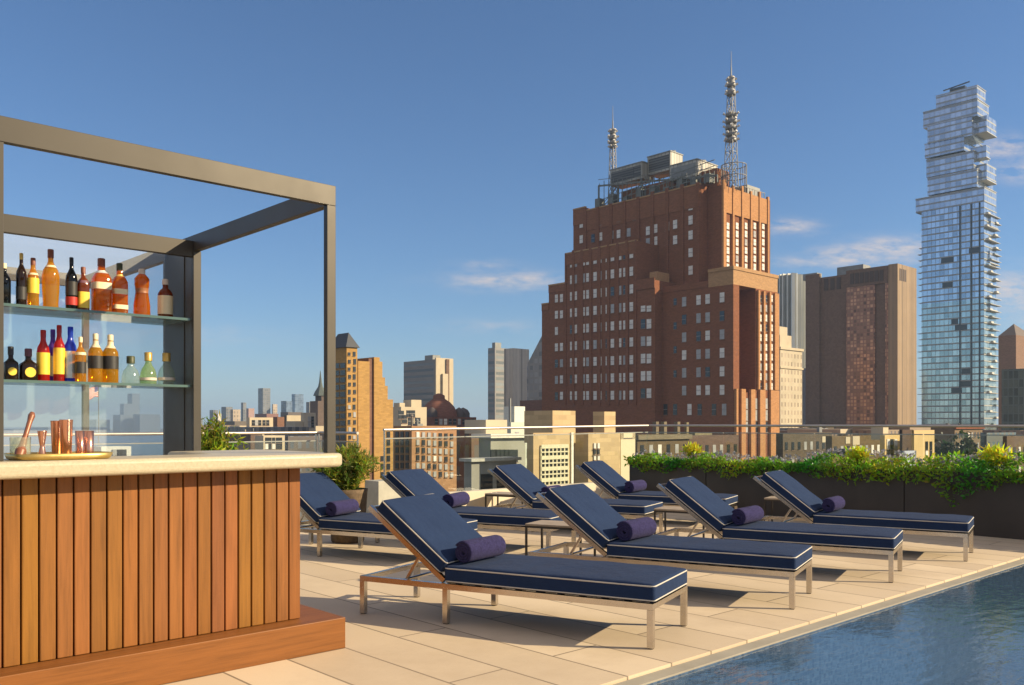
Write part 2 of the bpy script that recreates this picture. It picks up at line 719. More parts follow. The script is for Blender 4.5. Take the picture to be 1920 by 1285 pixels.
M_BACKG = glassy('back_glass', (.96, .97, .97),  .6, .11, (.85, .88, .90))

# ------------------------------------------------------------------ ground, river, haze
gm = MB()
gm.add([(-3200, -400, GZ), (12000, -400, GZ), (12000, 12000, GZ), (-3200, 12000, GZ)], [(0, 1, 2, 3)])
tag(gm.build('ground', mat('city_ground', (.12, .105, .09), .9, var=.3, scale=.02)), kind='structure')
# the river: a wide sheet beyond the streets on the far left
rv = MB()
rv.add([(-420, 900, GZ + .3), (-900, 1000, GZ + .3), (-4400, 4500, GZ + .3), (-4400, 7600, GZ + .3), (-1750, 4600, GZ + .3), (-860, 2350, GZ + .3), (-480, 1250, GZ + .3)], [(6, 5, 4, 3, 2, 1, 0)])
tag(rv.build('river', river_mat()), kind='structure')

hz = MB()
hz.box(-6300, 14000, -700, 14000, GZ - 1, 235)
hzo = hz.build('haze', [])
ht = bpy.data.materials.new('haze_air')
ht.use_nodes = True
ht.node_tree.nodes.clear()
_o = ht.node_tree.nodes.new('ShaderNodeOutputMaterial')
_v = ht.node_tree.nodes.new('ShaderNodeVolumePrincipled')
_v.inputs['Color'].default_value = (.50, .72, 1.0, 1)
_v.inputs['Density'].default_value = 1.4e-4
_v.inputs['Anisotropy'].default_value = .1
ht.node_tree.links.new(_v.outputs[0], _o.inputs['Volume'])
hzo.data.materials.append(ht)
tag(hzo, 'thin pale summer haze over the far skyline', 'haze', kind='stuff')

# ------------------------------------------------------------------ roof deck and pool
POOL = (-1.2, 7.75, -8.0, -1.60)
dk = MB()
dk.box(-9, POOL[0], -12, -1.49, GZ, 0)
dk.box(-9, 3.35, -1.49, 5.98, GZ, 0)
dk.box(3.35, 8.9, -1.49, 4.75, GZ, 0)
dk.box(POOL[1], 8.9, -12, -1.49, GZ, 0)
dk.box(POOL[0], POOL[1], -12, POOL[2], GZ, 0)
dk.box(POOL[0], POOL[1], POOL[2], -1.49, GZ, -.80)
tag(dk.build('roof_deck', M_PAVE, None, D(0, 0), TH), kind='structure')
cp = MB()
cp.box(POOL[0], POOL[1], POOL[3], -1.505, -.5, -.012)
cp.box(POOL[0], POOL[1], -1.505, -1.490, -.6, -.055, 1)
tag(cp.build('pool_coping', [M_COPE, M_DARKGAP], None, D(0, 0), TH), kind='structure')
bs = MB()
x0, x1, y0, y1 = POOL
e = .004
y1b = y1 - e
bs.add([(x0 + e, y0 + e, -.02), (x1 - e, y0 + e, -.02), (x1 - e, y1b, -.02), (x0 + e, y1b, -.02), (x0 + e, y0 + e, -.79), (x1 - e, y0 + e, -.79), (x1 - e, y1b, -.79), (x0 + e, y1b, -.79)],
       [(4, 5, 6, 7), (0, 1, 5, 4), (1, 2, 6, 5), (2, 3, 7, 6), (3, 0, 4, 7)])
tag(bs.build('pool_basin', tile_mat(), None, D(0, 0), TH, recalc=False), kind='structure')
wt = MB()
wt.add([(x0 + .006, y0 + .006, -.026), (x1 - .006, y0 + .006, -.026), (x1 - .006, y1 - .006, -.026), (x0 + .006, y1 - .006, -.026)], [(0, 1, 2, 3)])
tag(wt.build('pool_water', water_mat(), None, D(0, 0), TH, recalc=False), kind='structure')

# ------------------------------------------------------------------ bar counter
bar = thing('bar_counter', 'bar counter with vertical reddish wood slats and a thick cream stone top', 'bar', D(0, 0), TH)
LBAR = -2.9
m = MB()
m.box(LBAR, 0, 0, 1.02, 0, .178)
m.build('plinth', M_WOODH, bar, bevel=.004)
m = MB()
m.box(LBAR + .05, -.236, .178, .40, .180, 1.047)
m.box(-.62, -.236, .402, .9, .180, 1.047)
m.build('core', M_DARKGAP, bar)
m = MB()
pitch, sw = .0765, .0688
x = -.212
while x > LBAR + .1:
    t = random.uniform(.82, 1.14)
    g = random.uniform(.88, 1.11)
    m.box(x - sw, x, .143 + random.uniform(0, .002), .1778, .181, 1.050, 0, (t, t * g, t * (1.15 - .5 * (g - .86) / .26) * random.uniform(.9, 1.3)))
    x -= pitch
y = .40
for k in range(9):
    t = random.uniform(.72, 1.12)
    m.box(-.2358, -.212, .205 + k * pitch, .205 + k * pitch + sw, .181, 1.050, 0, (t, t, t))
m.build('slatted_front', M_WOODV, bar, bevel=.004)


def rounded(poly, rad):
    out = []
    n = len(poly)
    for i in range(n):
        p = Vector(poly[i])
        r = rad[i]
        if r == 0:
            out.append(tuple(p))
            continue
        a = (Vector(poly[i - 1]) - p).normalized()
        b = (Vector(poly[(i + 1) % n]) - p).normalized()
        p0, p2 = p + a * r, p + b * r
        for k in range(7):
            t = k / 6
            q = p0 * (1 - t) ** 2 + p * 2 * t * (1 - t) + p2 * t * t
            out.append(tuple(q))
    return out


ct = MB()
ct.prism(rounded([(LBAR - .05, -.005), (.012, -.005), (.012, 1.04), (-.63, 1.04), (-.63, .43), (LBAR - .05, .43)], [0, .10, .08, .03, .03, 0]), 1.051, 1.130)
ct.build('counter_top', M_STONE, bar, bevel=.026, seg=4)

# ------------------------------------------------------------------ metal frame with glass shelves over the bar
fr = thing('bar_shelf_frame', 'tall open bronze metal frame with glass shelves standing behind the bar', 'shelf frame', D(0, 0), TH)
ZT = 2.70
m = MB(); m.box(-.058, 0, .105, .145, 1.1304, ZT - .118); m.build('post', M_BRONZE, fr, bevel=.002)
m = MB(); m.box(-1.80, -1.742, .105, .145, 1.1304, ZT - .118); m.build('post', M_BRONZE, fr, bevel=.002)
m = MB(); m.box(-2.6, 0, .105, .145, ZT - .117, ZT); m.build('front_beam', M_BRONZE, fr, bevel=.002)
m = MB(); m.box(-.052, -.004, .146, 4.40, ZT - .119, ZT - .002); m.build('side_beam', M_BRONZE_D, fr, bevel=.002)
m = MB(); m.box(-2.6, -.053, 1.98, 2.03, ZT - .165, ZT - .047); m.build('shelf_beam', M_BRONZE, fr, bevel=.002)
m = MB(); m.box(-2.6, .0, 4.401, 4.45, ZT - .119, ZT - .002); m.build('rear_beam', M_BRONZE_D, fr, bevel=.002)
m = MB(); m.box(-.075, -.02, 4.402, 4.452, 0, ZT - .12); m.build('rear_post', M_BRONZE_D, fr, bevel=.002)
m = MB()
m.box(-.058, -.052, 2.002, 2.5, 0, ZT - .12)
m.box(-.058, -.004, 2.5002, 2.54, 0, ZT - .12)
m.box(-.064, -.0582, 2.13, 2.15, .0, ZT - .12)
m.build('side_panel', M_BRONZE_D, fr)
m = MB(); m.box(-.058, 0, 1.97, 2.0015, 0, ZT - .1195); m.build('post', M_BRONZE, fr, bevel=.002)
SH = (2.080, 1.586)
for z in SH:
    m = MB()
    m.box(-2.5, -.0645, 2.01, 2.49, z - .014, z)
    s = m.build('shelf', M_SHELFG, fr)
    m = MB(); m.box(-2.5, -.0645, 2.0055, 2.0095, z - .016, z + .002); m.build('edge_strip', mat('glass_edge', (.10, .16, .14), .15, 0.2), s)
m = MB(); m.box(-2.5, -.0585, 2.502, 2.508, 1.0, ZT - .004); m.build('back_glass', M_BACKG, fr)

# ------------------------------------------------------------------ bottles
PROF = {
    'tall': ([(.9, 0), (1, .02), (1, .60), (.93, .66), (.62, .73), (.36, .79), (.34, .90)], (.37, .88, 1.0)),
    'slim': ([(.9, 0), (1, .02), (1, .58), (.9, .66), (.55, .74), (.42, .80), (.40, .88)], (.44, .86, 1.0)),
    'shoulder': ([(.9, 0), (1, .02), (1.0, .58), (.97, .64), (.72, .72), (.38, .77), (.36, .88)], (.42, .86, 1.0)),
    'onion': ([(.85, 0), (.9, .03), (.88, .12), (1, .35), (1.02, .55), (.85, .66), (.45, .74), (.32, .80), (.30, .88)], (.36, .86, 1.0)),
    'squat': ([(.92, 0), (1, .03), (1, .46), (.95, .53), (.55, .60), (.33, .66), (.33, .78)], (.42, .76, 1.0)),
    'waist': ([(.95, 0), (1, .04), (.98, .25), (.80, .45), (.72, .54), (.86, .66), (.88, .80), (.5, .88), (.34, .90)], (.40, .89, 1.0)),
    'bell': ([(.95, 0), (1, .03), (.98, .30), (.80, .48), (.48, .60), (.36, .68), (.35, .76)], (.46, .74, 1.0)),
}
G = bottle_glass
AMB, ORG, DKB, CLR = G('glass_amber', (.92, .50, .06)), G('glass_orange', (.90, .30, .035)), G('glass_dark', (.06, .03, .015), .5), G('glass_clear', (.88, .93, .84), .12)
RED, BLU, PUR, BLK, BRN, GRN = G('glass_red', (.70, .03, .02), .6), G('glass_blue', (.04, .12, .75), .6), G('glass_purple', (.22, .09, .50), .6), G('glass_black', (.012, .014, .016), .6), G('glass_brown', (.45, .11, .03), .4), G('glass_green', (.72, .84, .52), .2)


def pm(name, c, rough=.5, metal=0):
    return mat('paper_' + name, c, rough, metal, var=.06, scale=30)


L_CREAM, L_YEL, L_RED, L_GOLD, L_SIL, L_DRK = pm('cream', (.78, .64, .40)), pm('yellow', (.80, .54, .05)), pm('red', (.45, .03, .02)), pm('gold', (.62, .40, .10), .35, .5), pm('silver', (.62, .64, .62), .3, .3), pm('dark', (.03, .028, .026))
C_BRN, C_BLK, C_GRN, C_WHT, C_PUR = pm('cap_brown', (.20, .06, .03)), pm('cap_black', (.015, .015, .017), .4), pm('cap_green', (.05, .06, .025)), pm('cap_white', (.66, .56, .46)), pm('cap_plum', (.12, .04, .06))
SGRP = 'liquor bottles on the glass shelves'
# px, half-width px, top row, shelf, profile, glass, cap, [(z0,z1,mat)...], square, label
BOT = [
    (8, 11, 494, 0, 'tall', BLK, L_CREAM, [], 0, 'black bottle with a cream neck at the outer end of the upper shelf'),
    (40, 9, 475, 0, 'tall', DKB, L_GOLD, [(.15, .38, L_DRK)], 0, 'tall dark brown bottle with a gold cap on the upper shelf'),
    (62, 10, 484, 0, 'slim', AMB, C_BRN, [(.30, .60, L_YEL), (.66, .70, L_CREAM)], 0, 'slim amber bottle with a yellow label beside the dark gold-capped bottle'),
    (95, 15, 468, 0, 'onion', AMB, C_BRN, [(.70, .735, L_CREAM)], 0, 'tallest bottle on the upper shelf, bulging golden amber glass with white collar'),
    (134, 10, 483, 0, 'tall', BLK, C_BLK, [(.12, .27, L_RED), (.30, .55, L_DRK)], 0, 'black bottle with black neck and a red band low on it'),
    (156, 10.5, 501, 0, 'shoulder', BRN, C_BRN, [(.10, .45, L_YEL), (.64, .70, C_PUR)], .5, 'short brown bottle with a yellow lower label on the upper shelf'),
    (190, 17, 485, 0, 'shoulder', ORG, C_BRN, [(.44, .56, L_CREAM), (.73, .78, L_SIL)], .6, 'wide square orange whisky bottle with a slanting cream label band'),
    (224, 14, 494, 0, 'shoulder', ORG, C_GRN, [(.40, .50, L_CREAM), (.12, .20, L_CREAM), (.74, .78, L_GOLD)], .6, 'square orange bottle with a green cap and two cream bands'),
    (266, 15, 505, 0, 'waist', ORG, C_WHT, [(.50, .60, pm('rust', (.30, .12, .05)))], 0, 'orange bottle with a pinched waist, no tall neck, on the upper shelf'),
    (310, 13.5, 524, 0, 'shoulder', BRN, C_WHT, [(.12, .58, L_CREAM)], 0, 'brown bottle with a large cream label against the dark side panel'),
    (20, 13, 650, 1, 'squat', DKB, C_BLK, [], .6, 'squat dark bottle with a round yellow label, outer of the two'),
    (53, 16, 654, 1, 'squat', DKB, C_PUR, [], .6, 'squat dark bottle with a round yellow label, next to the red and yellow bottle'),
    (81, 11, 619, 1, 'slim', RED, RED, [(.14, .56, L_YEL)], 0, 'red bottle with a yellow band, the shorter of the two red ones'),
    (99, 9.5, 618, 1, 'slim', PUR, PUR, [(.12, .50, L_SIL)], 0, 'purple bottle half hidden between the two red bottles'),
    (111, 10, 610, 1, 'slim', RED, RED, [(.14, .60, L_YEL)], 0, 'taller red bottle with a yellow band beside the blue one'),
    (132, 11, 613, 1, 'slim', BLU, BLU, [(.08, .56, L_SIL)], 0, 'bottle with a blue neck and silver body on the lower shelf'),
    (151, 9.5, 632, 1, 'tall', AMB, L_CREAM, [(.20, .45, L_DRK), (.60, .66, L_CREAM)], 0, 'amber bottle with a dark label in front of the blue bottle'),
    (179, 13, 626, 1, 'tall', AMB, L_CREAM, [(.30, .55, L_DRK), (.72, .86, L_CREAM)], 0, 'amber whiskey bottle with a long cream neck, middle of three'),
    (207, 14, 628, 1, 'tall', AMB, L_CREAM, [(.30, .56, L_DRK), (.72, .86, L_CREAM)], 0, 'amber whiskey bottle with a long cream neck nearest the clear bottles'),
    (245, 16, 668, 1, 'bell', CLR, C_GRN, [], 0, 'clear bell-shaped bottle with a dark olive stopper'),
    (278, 15, 661, 1, 'bell', GRN, L_GOLD, [(.14, .22, C_WHT)], 0, 'pale green bell-shaped bottle with a gold stopper'),
    (312, 16, 662, 1, 'bell', CLR, L_GOLD, [(.16, .24, C_WHT)], 0, 'clear bell-shaped bottle with a gold stopper against the side panel'),
]
for i, (px, hw, yt, sh, pk, gm_, cm, labs, sq, lab) in enumerate(BOT):
    b2 = 2.20 if i not in (13,) else 2.30
    if i in (16,): b2 = 2.12
    org = D(0, b2)
    s = on_line(px, org, U1)
    p = D(s, b2)
    z0 = SH[sh] + .001
    h = ZP(yt, p.y) - z0
    r = hw / F * p.y / (1 + .12 * sq)
    prof, (cr, c0, c1) = PROF[pk]
    root = thing('bottle', lab, 'bottle', (p.x, p.y, z0), TH, SGRP)
    m = MB()
    m.lathe([(a * r, z * h) for a, z in prof], 24, 0, sq=sq)
    body = m.build('glass_body', gm_, root)
    m = MB()
    m.lathe([(cr * r, c0 * h), (cr * r, c1 * h - .004), (cr * r * .85, c1 * h)], 16)
    m.build('cap', cm, root)
    for (a, b, lm) in labs:
        m = MB()
        zs = np.linspace(a, b, 5)
        zz = [q[1] for q in prof]
        rr = [q[0] for q in prof]
        m.lathe([((np.interp(q, zz, rr)) * r + .0012, q * h) for q in zs], 24, 0, sq=sq)
        m.build('label', lm, root)
    if pk == 'squat':
        m = MB()
        n = 24
        yb = -(r * 1.0) - .003
        vs = [(.62 * r * math.cos(2 * math.pi * k / n), yb, .27 * h + .62 * r * math.sin(2 * math.pi * k / n)) for k in range(n)]
        m.add(vs + [(v[0], v[1] + .004, v[2]) for v in vs], [tuple(range(n))] + [(k, (k + 1) % n, n + (k + 1) % n, n + k) for k in range(n)])
        m.build('label', L_YEL, root)

# ------------------------------------------------------------------ bar tools on the counter
M_COPPER = mat('copper', (.72, .36, .24), .24, .95, var=.05, scale=10)
M_GOLDT = mat('gold_tray', (.62, .44, .14), .38, .8, var=.1, scale=12)
CT = 1.1305


def bp(px, b):
    s = on_line(px, D(0, b), U1)
    return D(s, b)


sA, sB = on_line(12, D(0, .21), U1), on_line(204, D(0, .21), U1)
tl = (sB - sA) / 2
tr = thing('bar_tray', 'long oval gold tray holding copper bar tools on the counter', 'tray', D((sA + sB) / 2, .21, CT), TH)
m = MB()
N = 40


def ell(k, f, z):
    a = 2 * math.pi * k / N
    c, s = math.cos(a), math.sin(a)
    ex = lambda q: math.copysign(abs(q) ** .6, q)
    return (tl * f * ex(c), .165 * f * ex(s), z)


rings = [(.90, 0), (.95, .004), (1.0, .030), (.985, .030), (.93, .008), (.90, .006)]
vs = [ell(k, f, z) for f, z in rings for k in range(N)]
fs = [(j * N + k, j * N + (k + 1) % N, (j + 1) * N + (k + 1) % N, (j + 1) * N + k) for j in range(5) for k in range(N)]
fs += [tuple(reversed(range(N))), tuple(range(5 * N, 6 * N))]
m.add(vs, fs, 0, True)
m.build('tray_body', M_GOLDT, tr)
TZ = CT + .0065


def tool(name, label, cat, px, b, prof, mt, part, hpx_top, hw, group=None, n=24):
    p = bp(px, b)
    h = ZP(hpx_top, p.y) - TZ
    r = hw / F * p.y
    t = thing(name, label, cat, (p.x, p.y, TZ), TH, group)
    m = MB()
    m.lathe([(a * r, z * h) for a, z in prof], n)
    o = m.build(part, mt, t)
    return t, o, r, h


tin = [(.74, 0), (.78, .01), (1.0, .97), (1.03, .985), (1.03, 1.0), (.97, 1.0), (.95, .97), (.74, .05)]
cup = [(.86, 0), (.9, .02), (1.0, 1.0), (.95, 1.0), (.86, .06)]
tool('shaker_tin', 'tall copper shaker tin, the one nearer the small jigger', 'shaker', 107, .26, tin, M_COPPER, 'tin_body', 789, 11, 'copper shaker tins')
tool('shaker_tin', 'tall copper shaker tin, the brighter one nearer the cups', 'shaker', 124, .16, tin, M_COPPER, 'tin_body', 787, 11.5, 'copper shaker tins')
tool('copper_cup', 'copper cup standing behind another beside the tall shaker tins', 'cup', 150, .29, cup, M_COPPER, 'cup_body', 808, 8.5, 'copper cups on the tray')
tool('copper_cup', 'copper cup at the tray end farthest from the muddler', 'cup', 166, .20, cup, M_COPPER, 'cup_body', 808, 9.5, 'copper cups on the tray')
tool('jigger', 'hourglass shaped copper jigger between mixing glass and shakers', 'jigger', 79, .16, [(.95, 0), (1, .02), (.55, .40), (.48, .45), (.58, .52), (1, .97), (1.02, 1.0), (.9, 1.0), (.5, .55)], M_COPPER, 'jigger_body', 808, 8)
t_, o_, r_, h_ = tool('mixing_glass', 'clear mixing glass with a copper muddler leaning in it', 'glass', 38, .21, [(.9, 0), (.96, .02), (1, 1), (.95, 1), (.9, .06)], glassy('tumbler_glass', (.92, .94, .86), 1.2, .12, (.9, .85, .7)), 'glass_body', 820, 18)
p = bp(46, .21)
q0, q1 = bp(36, .17), bp(61, .25)
md = thing('muddler', 'copper brown muddler leaning out of the mixing glass', 'muddler', (q0.x, q0.y, TZ + .012))
dv = Vector((q1.x - q0.x, q1.y - q0.y, ZP(774, q1.y) - TZ - .012))
m = MB()
seq = [(0, .022), (.12, .025), (.22, .017), (.5, .011), (.8, .012), (.93, .016), (1.0, .010)]
for a, b in zip(seq, seq[1:]):
    m.tube(dv * a[0], dv * b[0], a[1], b[1], 12)
m.build('muddler_body', mat('muddler_wood', (.26, .10, .055), .4, .2), md)

# ------------------------------------------------------------------ sun loungers
LL, WW = 2.09, .69
HX, HZ_ = .655, .275          # hinge
BA = R(37.0)
BL = .755
GRP_L = 'navy sun loungers in two rows beside the pool'


def cushion(length, width, th, r=.028):
    bm = bmesh.new()
    bmesh.ops.create_grid(bm, x_segments=1, y_segments=1, size=.5)
    bm.free()
    bm = bmesh.new()
    bmesh.ops.create_cube(bm, size=1)
    for v in bm.verts:
        v.co = Vector((v.co.x * length + length / 2, v.co.y * width + width / 2, v.co.z * th + th / 2))
    bmesh.ops.bevel(bm, geom=bm.edges[:], offset=r, segments=4, profile=.6, affect='EDGES')
    bmesh.ops.subdivide_edges(bm, edges=[e for e in bm.edges if e.calc_length() > .2], cuts=7, use_grid_fill=True)
    for v in bm.verts:   # a slight crown and slump
        fx = math.sin(math.pi * min(1, max(0, v.co.x / length)))
        fy = math.sin(math.pi * min(1, max(0, v.co.y / width)))
        if v.co.z > th * .6:
            v.co.z += .010 * (fx * fy) ** .5 + .0025 * math.sin(v.co.x * 17 + v.co.y * 9)
    for f in bm.faces:
        f.smooth = True
    return bm


def from_bm(name, bm, mt, parent, loc=(0, 0, 0), rot=(0, 0, 0)):
    me = bpy.data.meshes.new(name)
    bm.to_mesh(me)
    bm.free()
    me.materials.append(mt)
    o = bpy.data.objects.new(name, me)
    COL.objects.link(o)
    o.parent = parent
    o.location = loc
    o.rotation_euler = rot
    return o


def piping(length, width, z, r=.018):
    pts = rounded([(0, 0), (length, 0), (length, width), (0, width)], [r * 1.6] * 4)
    return [(x, y, z) for x, y in pts]


def make_lounger():
    root = thing('sun_lounger', 'x', 'sun lounger', group=GRP_L)
    ft = .262
    m = MB()
    m.box(0, LL, 0, .035, ft - .036, ft)
    m.box(0, LL, WW - .035, WW, ft - .036, ft)
    for x in (0, .62, 1.35, LL - .035):
        m.box(x, x + .035, .0352, WW - .0352, ft - .034, ft - .002)
    for k in range(9):
        x = .74 + k * .145
        m.box(x, x + .05, .0354, WW - .0354, ft - .012, ft - .001)
    m.build('frame', M_STEEL, root)
    for x in (0, .665, LL - .037):
        for y in (-.001, WW - .036):
            m = MB()
            m.box(x, x + .037, y, y + .037, .006, ft - .0365)
            m.box(x + .004, x + .033, y + .004, y + .033, 0, .006, 1)
            m.build('leg', [M_STEEL, M_BRONZE_LEG], root)
    dx, dz = -math.cos(BA), math.sin(BA)
    m = MB()
    for y in (.045, WW - .045):
        m.bar((HX, y, HZ_), (HX + dx * BL, y, HZ_ + dz * BL), .03, .034)
    m.bar((HX + dx * (BL - .018), .061, HZ_ + dz * (BL - .018)), (HX + dx * (BL - .018), WW - .061, HZ_ + dz * (BL - .018)), .033, .03)
    for k in range(4):
        a = .12 + k * .16
        m.bar((HX + dx * a, .061, HZ_ + dz * a), (HX + dx * a, WW - .061, HZ_ + dz * a), .012, .05)
    m.build('back_frame', M_STEEL, root)
    m = MB()
    for y in (.085, WW - .085):
        a = .27
        m.bar((HX + dx * a, y, HZ_ + dz * a - .015), (.33, y, ft - .01), .018, .018)
    m.tube((.33, .04, ft - .012), (.33, WW - .04, ft - .012), .011, n=8)
    m.build('back_support', M_STEEL, root)
    # seat
    sl = LL - HX - .005
    th = .112
    sc = from_bm('seat_cushion', cushion(sl, WW - .02, th), M_NAVY, root, (HX + .012, .01, ft + .002))
    m = MB()
    m.path(piping(sl - .006, WW - .026, th - .016), .0048, 6, True)
    m.path(piping(sl - .006, WW - .026, .014), .0050, 6, True)
    p = m.build('piping', M_PIPING, sc, (.003, .003, 0))
    # back: local x points up the slope
    bl = BL - .105
    rot = (0, -(math.pi - BA), 0)
    # frame along slope: x' = (dx,0,dz), z' = (sin, 0, cos)
    me = Matrix(((dx, 0, math.sin(BA)), (0, -1, 0), (dz, 0, math.cos(BA))))
    eul = me.to_euler()
    nx, nzz = math.sin(BA), math.cos(BA)
    bc = from_bm('back_cushion', cushion(bl, WW - .02, .105), M_NAVY, root, (HX + .004 + nx * .02 + dx * .045, WW - .01, HZ_ + nzz * .02 + dz * .045), eul)
    m = MB()
    m.path(piping(bl - .006, WW - .026, .105 - .015), .0048, 6, True)
    m.path(piping(bl - .006, WW - .026, .014), .0050, 6, True)
    m.build('piping', M_PIPING, bc, (.003, .003, 0))
    return root


def make_towel():
    root = thing('rolled_towel', 'x', 'towel', group='rolled towels on the loungers')
    m = MB()
    prof = []
    turns, r0, r1 = 3.4, .012, .074
    n = 90
    inner, outer = [], []
    for i in range(n + 1):
        a = 2 * math.pi * turns * i / n
        r = r0 + (r1 - r0) * i / n
        outer.append((math.cos(a) * (r + .008), math.sin(a) * (r + .008)))
        inner.append((math.cos(a) * (r - .0085), math.sin(a) * (r - .0085)))
    Lt = .42
    vs, fs = [], []
    for yv in (0, .015, Lt - .015, Lt):
        k = .96 if yv in (0, Lt) else 1.0
        vs += [(x * k, yv, z * k) for x, z in outer] + [(x * k, yv, z * k) for x, z in inner]
    q = 2 * (n + 1)
    for s in range(3):
        for i in range(n):
            fs.append((s * q + i, s * q + i + 1, (s + 1) * q + i + 1, (s + 1) * q + i))
            fs.append((s * q + n + 1 + i + 1, s * q + n + 1 + i, (s + 1) * q + n + 1 + i, (s + 1) * q + n + 1 + i + 1))
        fs.append((s * q + n, s * q + q - 1, (s + 1) * q + q - 1, (s + 1) * q + n))
    for s in (0, 3):
        for i in range(n):
            fs.append((s * q + i, s * q + i + 1, s * q + n + 1 + i + 1, s * q + n + 1 + i))
    m.add(vs, fs, 0, True)
    m.build('towel_roll', M_TOWEL, root)
    return root


def make_table(w=.56, dp=.36, h=.38):
    root = thing('side_table', 'x', 'side table', group='low side tables between the loungers')
    m = MB()
    m.box(0, w, 0, dp, h - .018, h)
    m.build('table_top', M_TABLETOP, root, bevel=.003)
    m = MB()
    m.box(.0, w, 0, .018, h - .037, h - .0185)
    m.box(.0, w, dp - .018, dp, h - .037, h - .0185)
    m.box(0, .018, .0185, dp - .0185, h - .037, h - .0185)
    m.box(w - .018, w, .0185, dp - .0185, h - .037, h - .0185)
    m.build('table_frame', M_BRONZE_LEG, root)
    for x in (0, w - .018):
        for y in (0, dp - .018):
            m = MB(); m.box(x, x + .018, y, y + .018, 0, h - .0372); m.build('leg', M_BRONZE_LEG, root)
    return root


proto_l, proto_t, proto_s = make_lounger(), make_towel(), make_table()
# foot or head position on the deck, heading, labels
LOUNGE = [
    ('foot', 1218, 3.924 * EYE, -27.6, 'navy sun lounger nearest the bar counter, front row by the pool', 'rolled purple towel on the lounger nearest the bar counter front'),
    ('foot', 1484, 6.20, -28.5, 'second navy sun lounger of the front row, beside the nearest one', 'rolled purple towel on the second lounger of the front row'),
    ('foot', 1670, 7.24, -29.5, 'third navy sun lounger of the front row, by the pool edge', 'rolled purple towel on the third lounger of the front row'),
    ('foot', 1810, 8.36, -31.5, 'navy sun lounger at the planter end of the front row', 'rolled purple towel on the lounger by the dark planters'),
    ('head', None, (-2.50, 8.98), -27.6, 'navy sun lounger half hidden behind the end of the bar', 'dark rolled towel on the lounger partly behind the bar'),
    ('head', None, (-1.50, 9.70), -26.5, 'navy sun lounger in shade beside the woven plant pot, back row', 'rolled towel at the far edge of the shaded back row lounger'),
    ('head', None, (-.36, 10.98), -27.6, 'third navy lounger of the back row, a shadow across its backrest', 'rolled towel on the back row lounger with a shadow across it'),
    ('head', None, (.80, 12.0), -27.6, 'navy sun lounger at the back row end nearest the planters', 'rolled purple towel on the farthest back row lounger'),
]
TOW = [(.765, .09), (.78, .10), (.79, .10), (.80, .10), (.77, .08), (.78, .24), (.78, .16), (.79, .10)]
for i, (mode, px, d, ang, lab, tlab) in enumerate(LOUNGE):
    o = proto_l if i == 0 else copy_tree(proto_l)
    a = R(ang)
    if mode == 'foot':
        f = P(px, d)
        loc = Vector((f.x - math.cos(a) * (LL - .02), f.y - math.sin(a) * (LL - .02), 0))
    else:
        loc = Vector((d[0], d[1], 0))
    o.location = loc
    o.rotation_euler = (0, 0, a)
    o['label'] = lab
    t = proto_t if i == 0 else copy_tree(proto_t)
    tx, ty = TOW[i]
    t.location = loc + Vector((math.cos(a) * tx - math.sin(a) * ty, math.sin(a) * tx + math.cos(a) * ty, .262 + .118 + .078))
    t.rotation_euler = (0, R(random.uniform(0, 300)), a + R(random.uniform(-5, 5)))
    t.rotation_euler = (0, 0, a + R(random.uniform(-8, 8)))
    q_ = random.uniform(.92, 1.06)
    t.scale = (q_, random.uniform(.92, 1.05), q_)
    t['label'] = tlab

TABS = [(.12, 8.17, -27, 'low side table between the heads of the two nearest front row loungers'),
        (1.54, 9.62, -29, 'low side table between the second and third front row loungers'),
        (3.13, 11.0, -31, 'low side table behind the planter-end lounger, near the dark planters'),
        (-.36, 11.72, -27, 'low side table beside the back row lounger with the shadow'),
        (.62, 7.72 + 4.9, -27, 'low side table at the back of the far lounger')]
for i, (x, y, ang, lab) in enumerate(TABS[:4]):
    o = proto_s if i == 0 else copy_tree(proto_s)
    o.location = (x, y, 0)
    o.rotation_euler = (0, 0, R(ang))
    o['label'] = lab

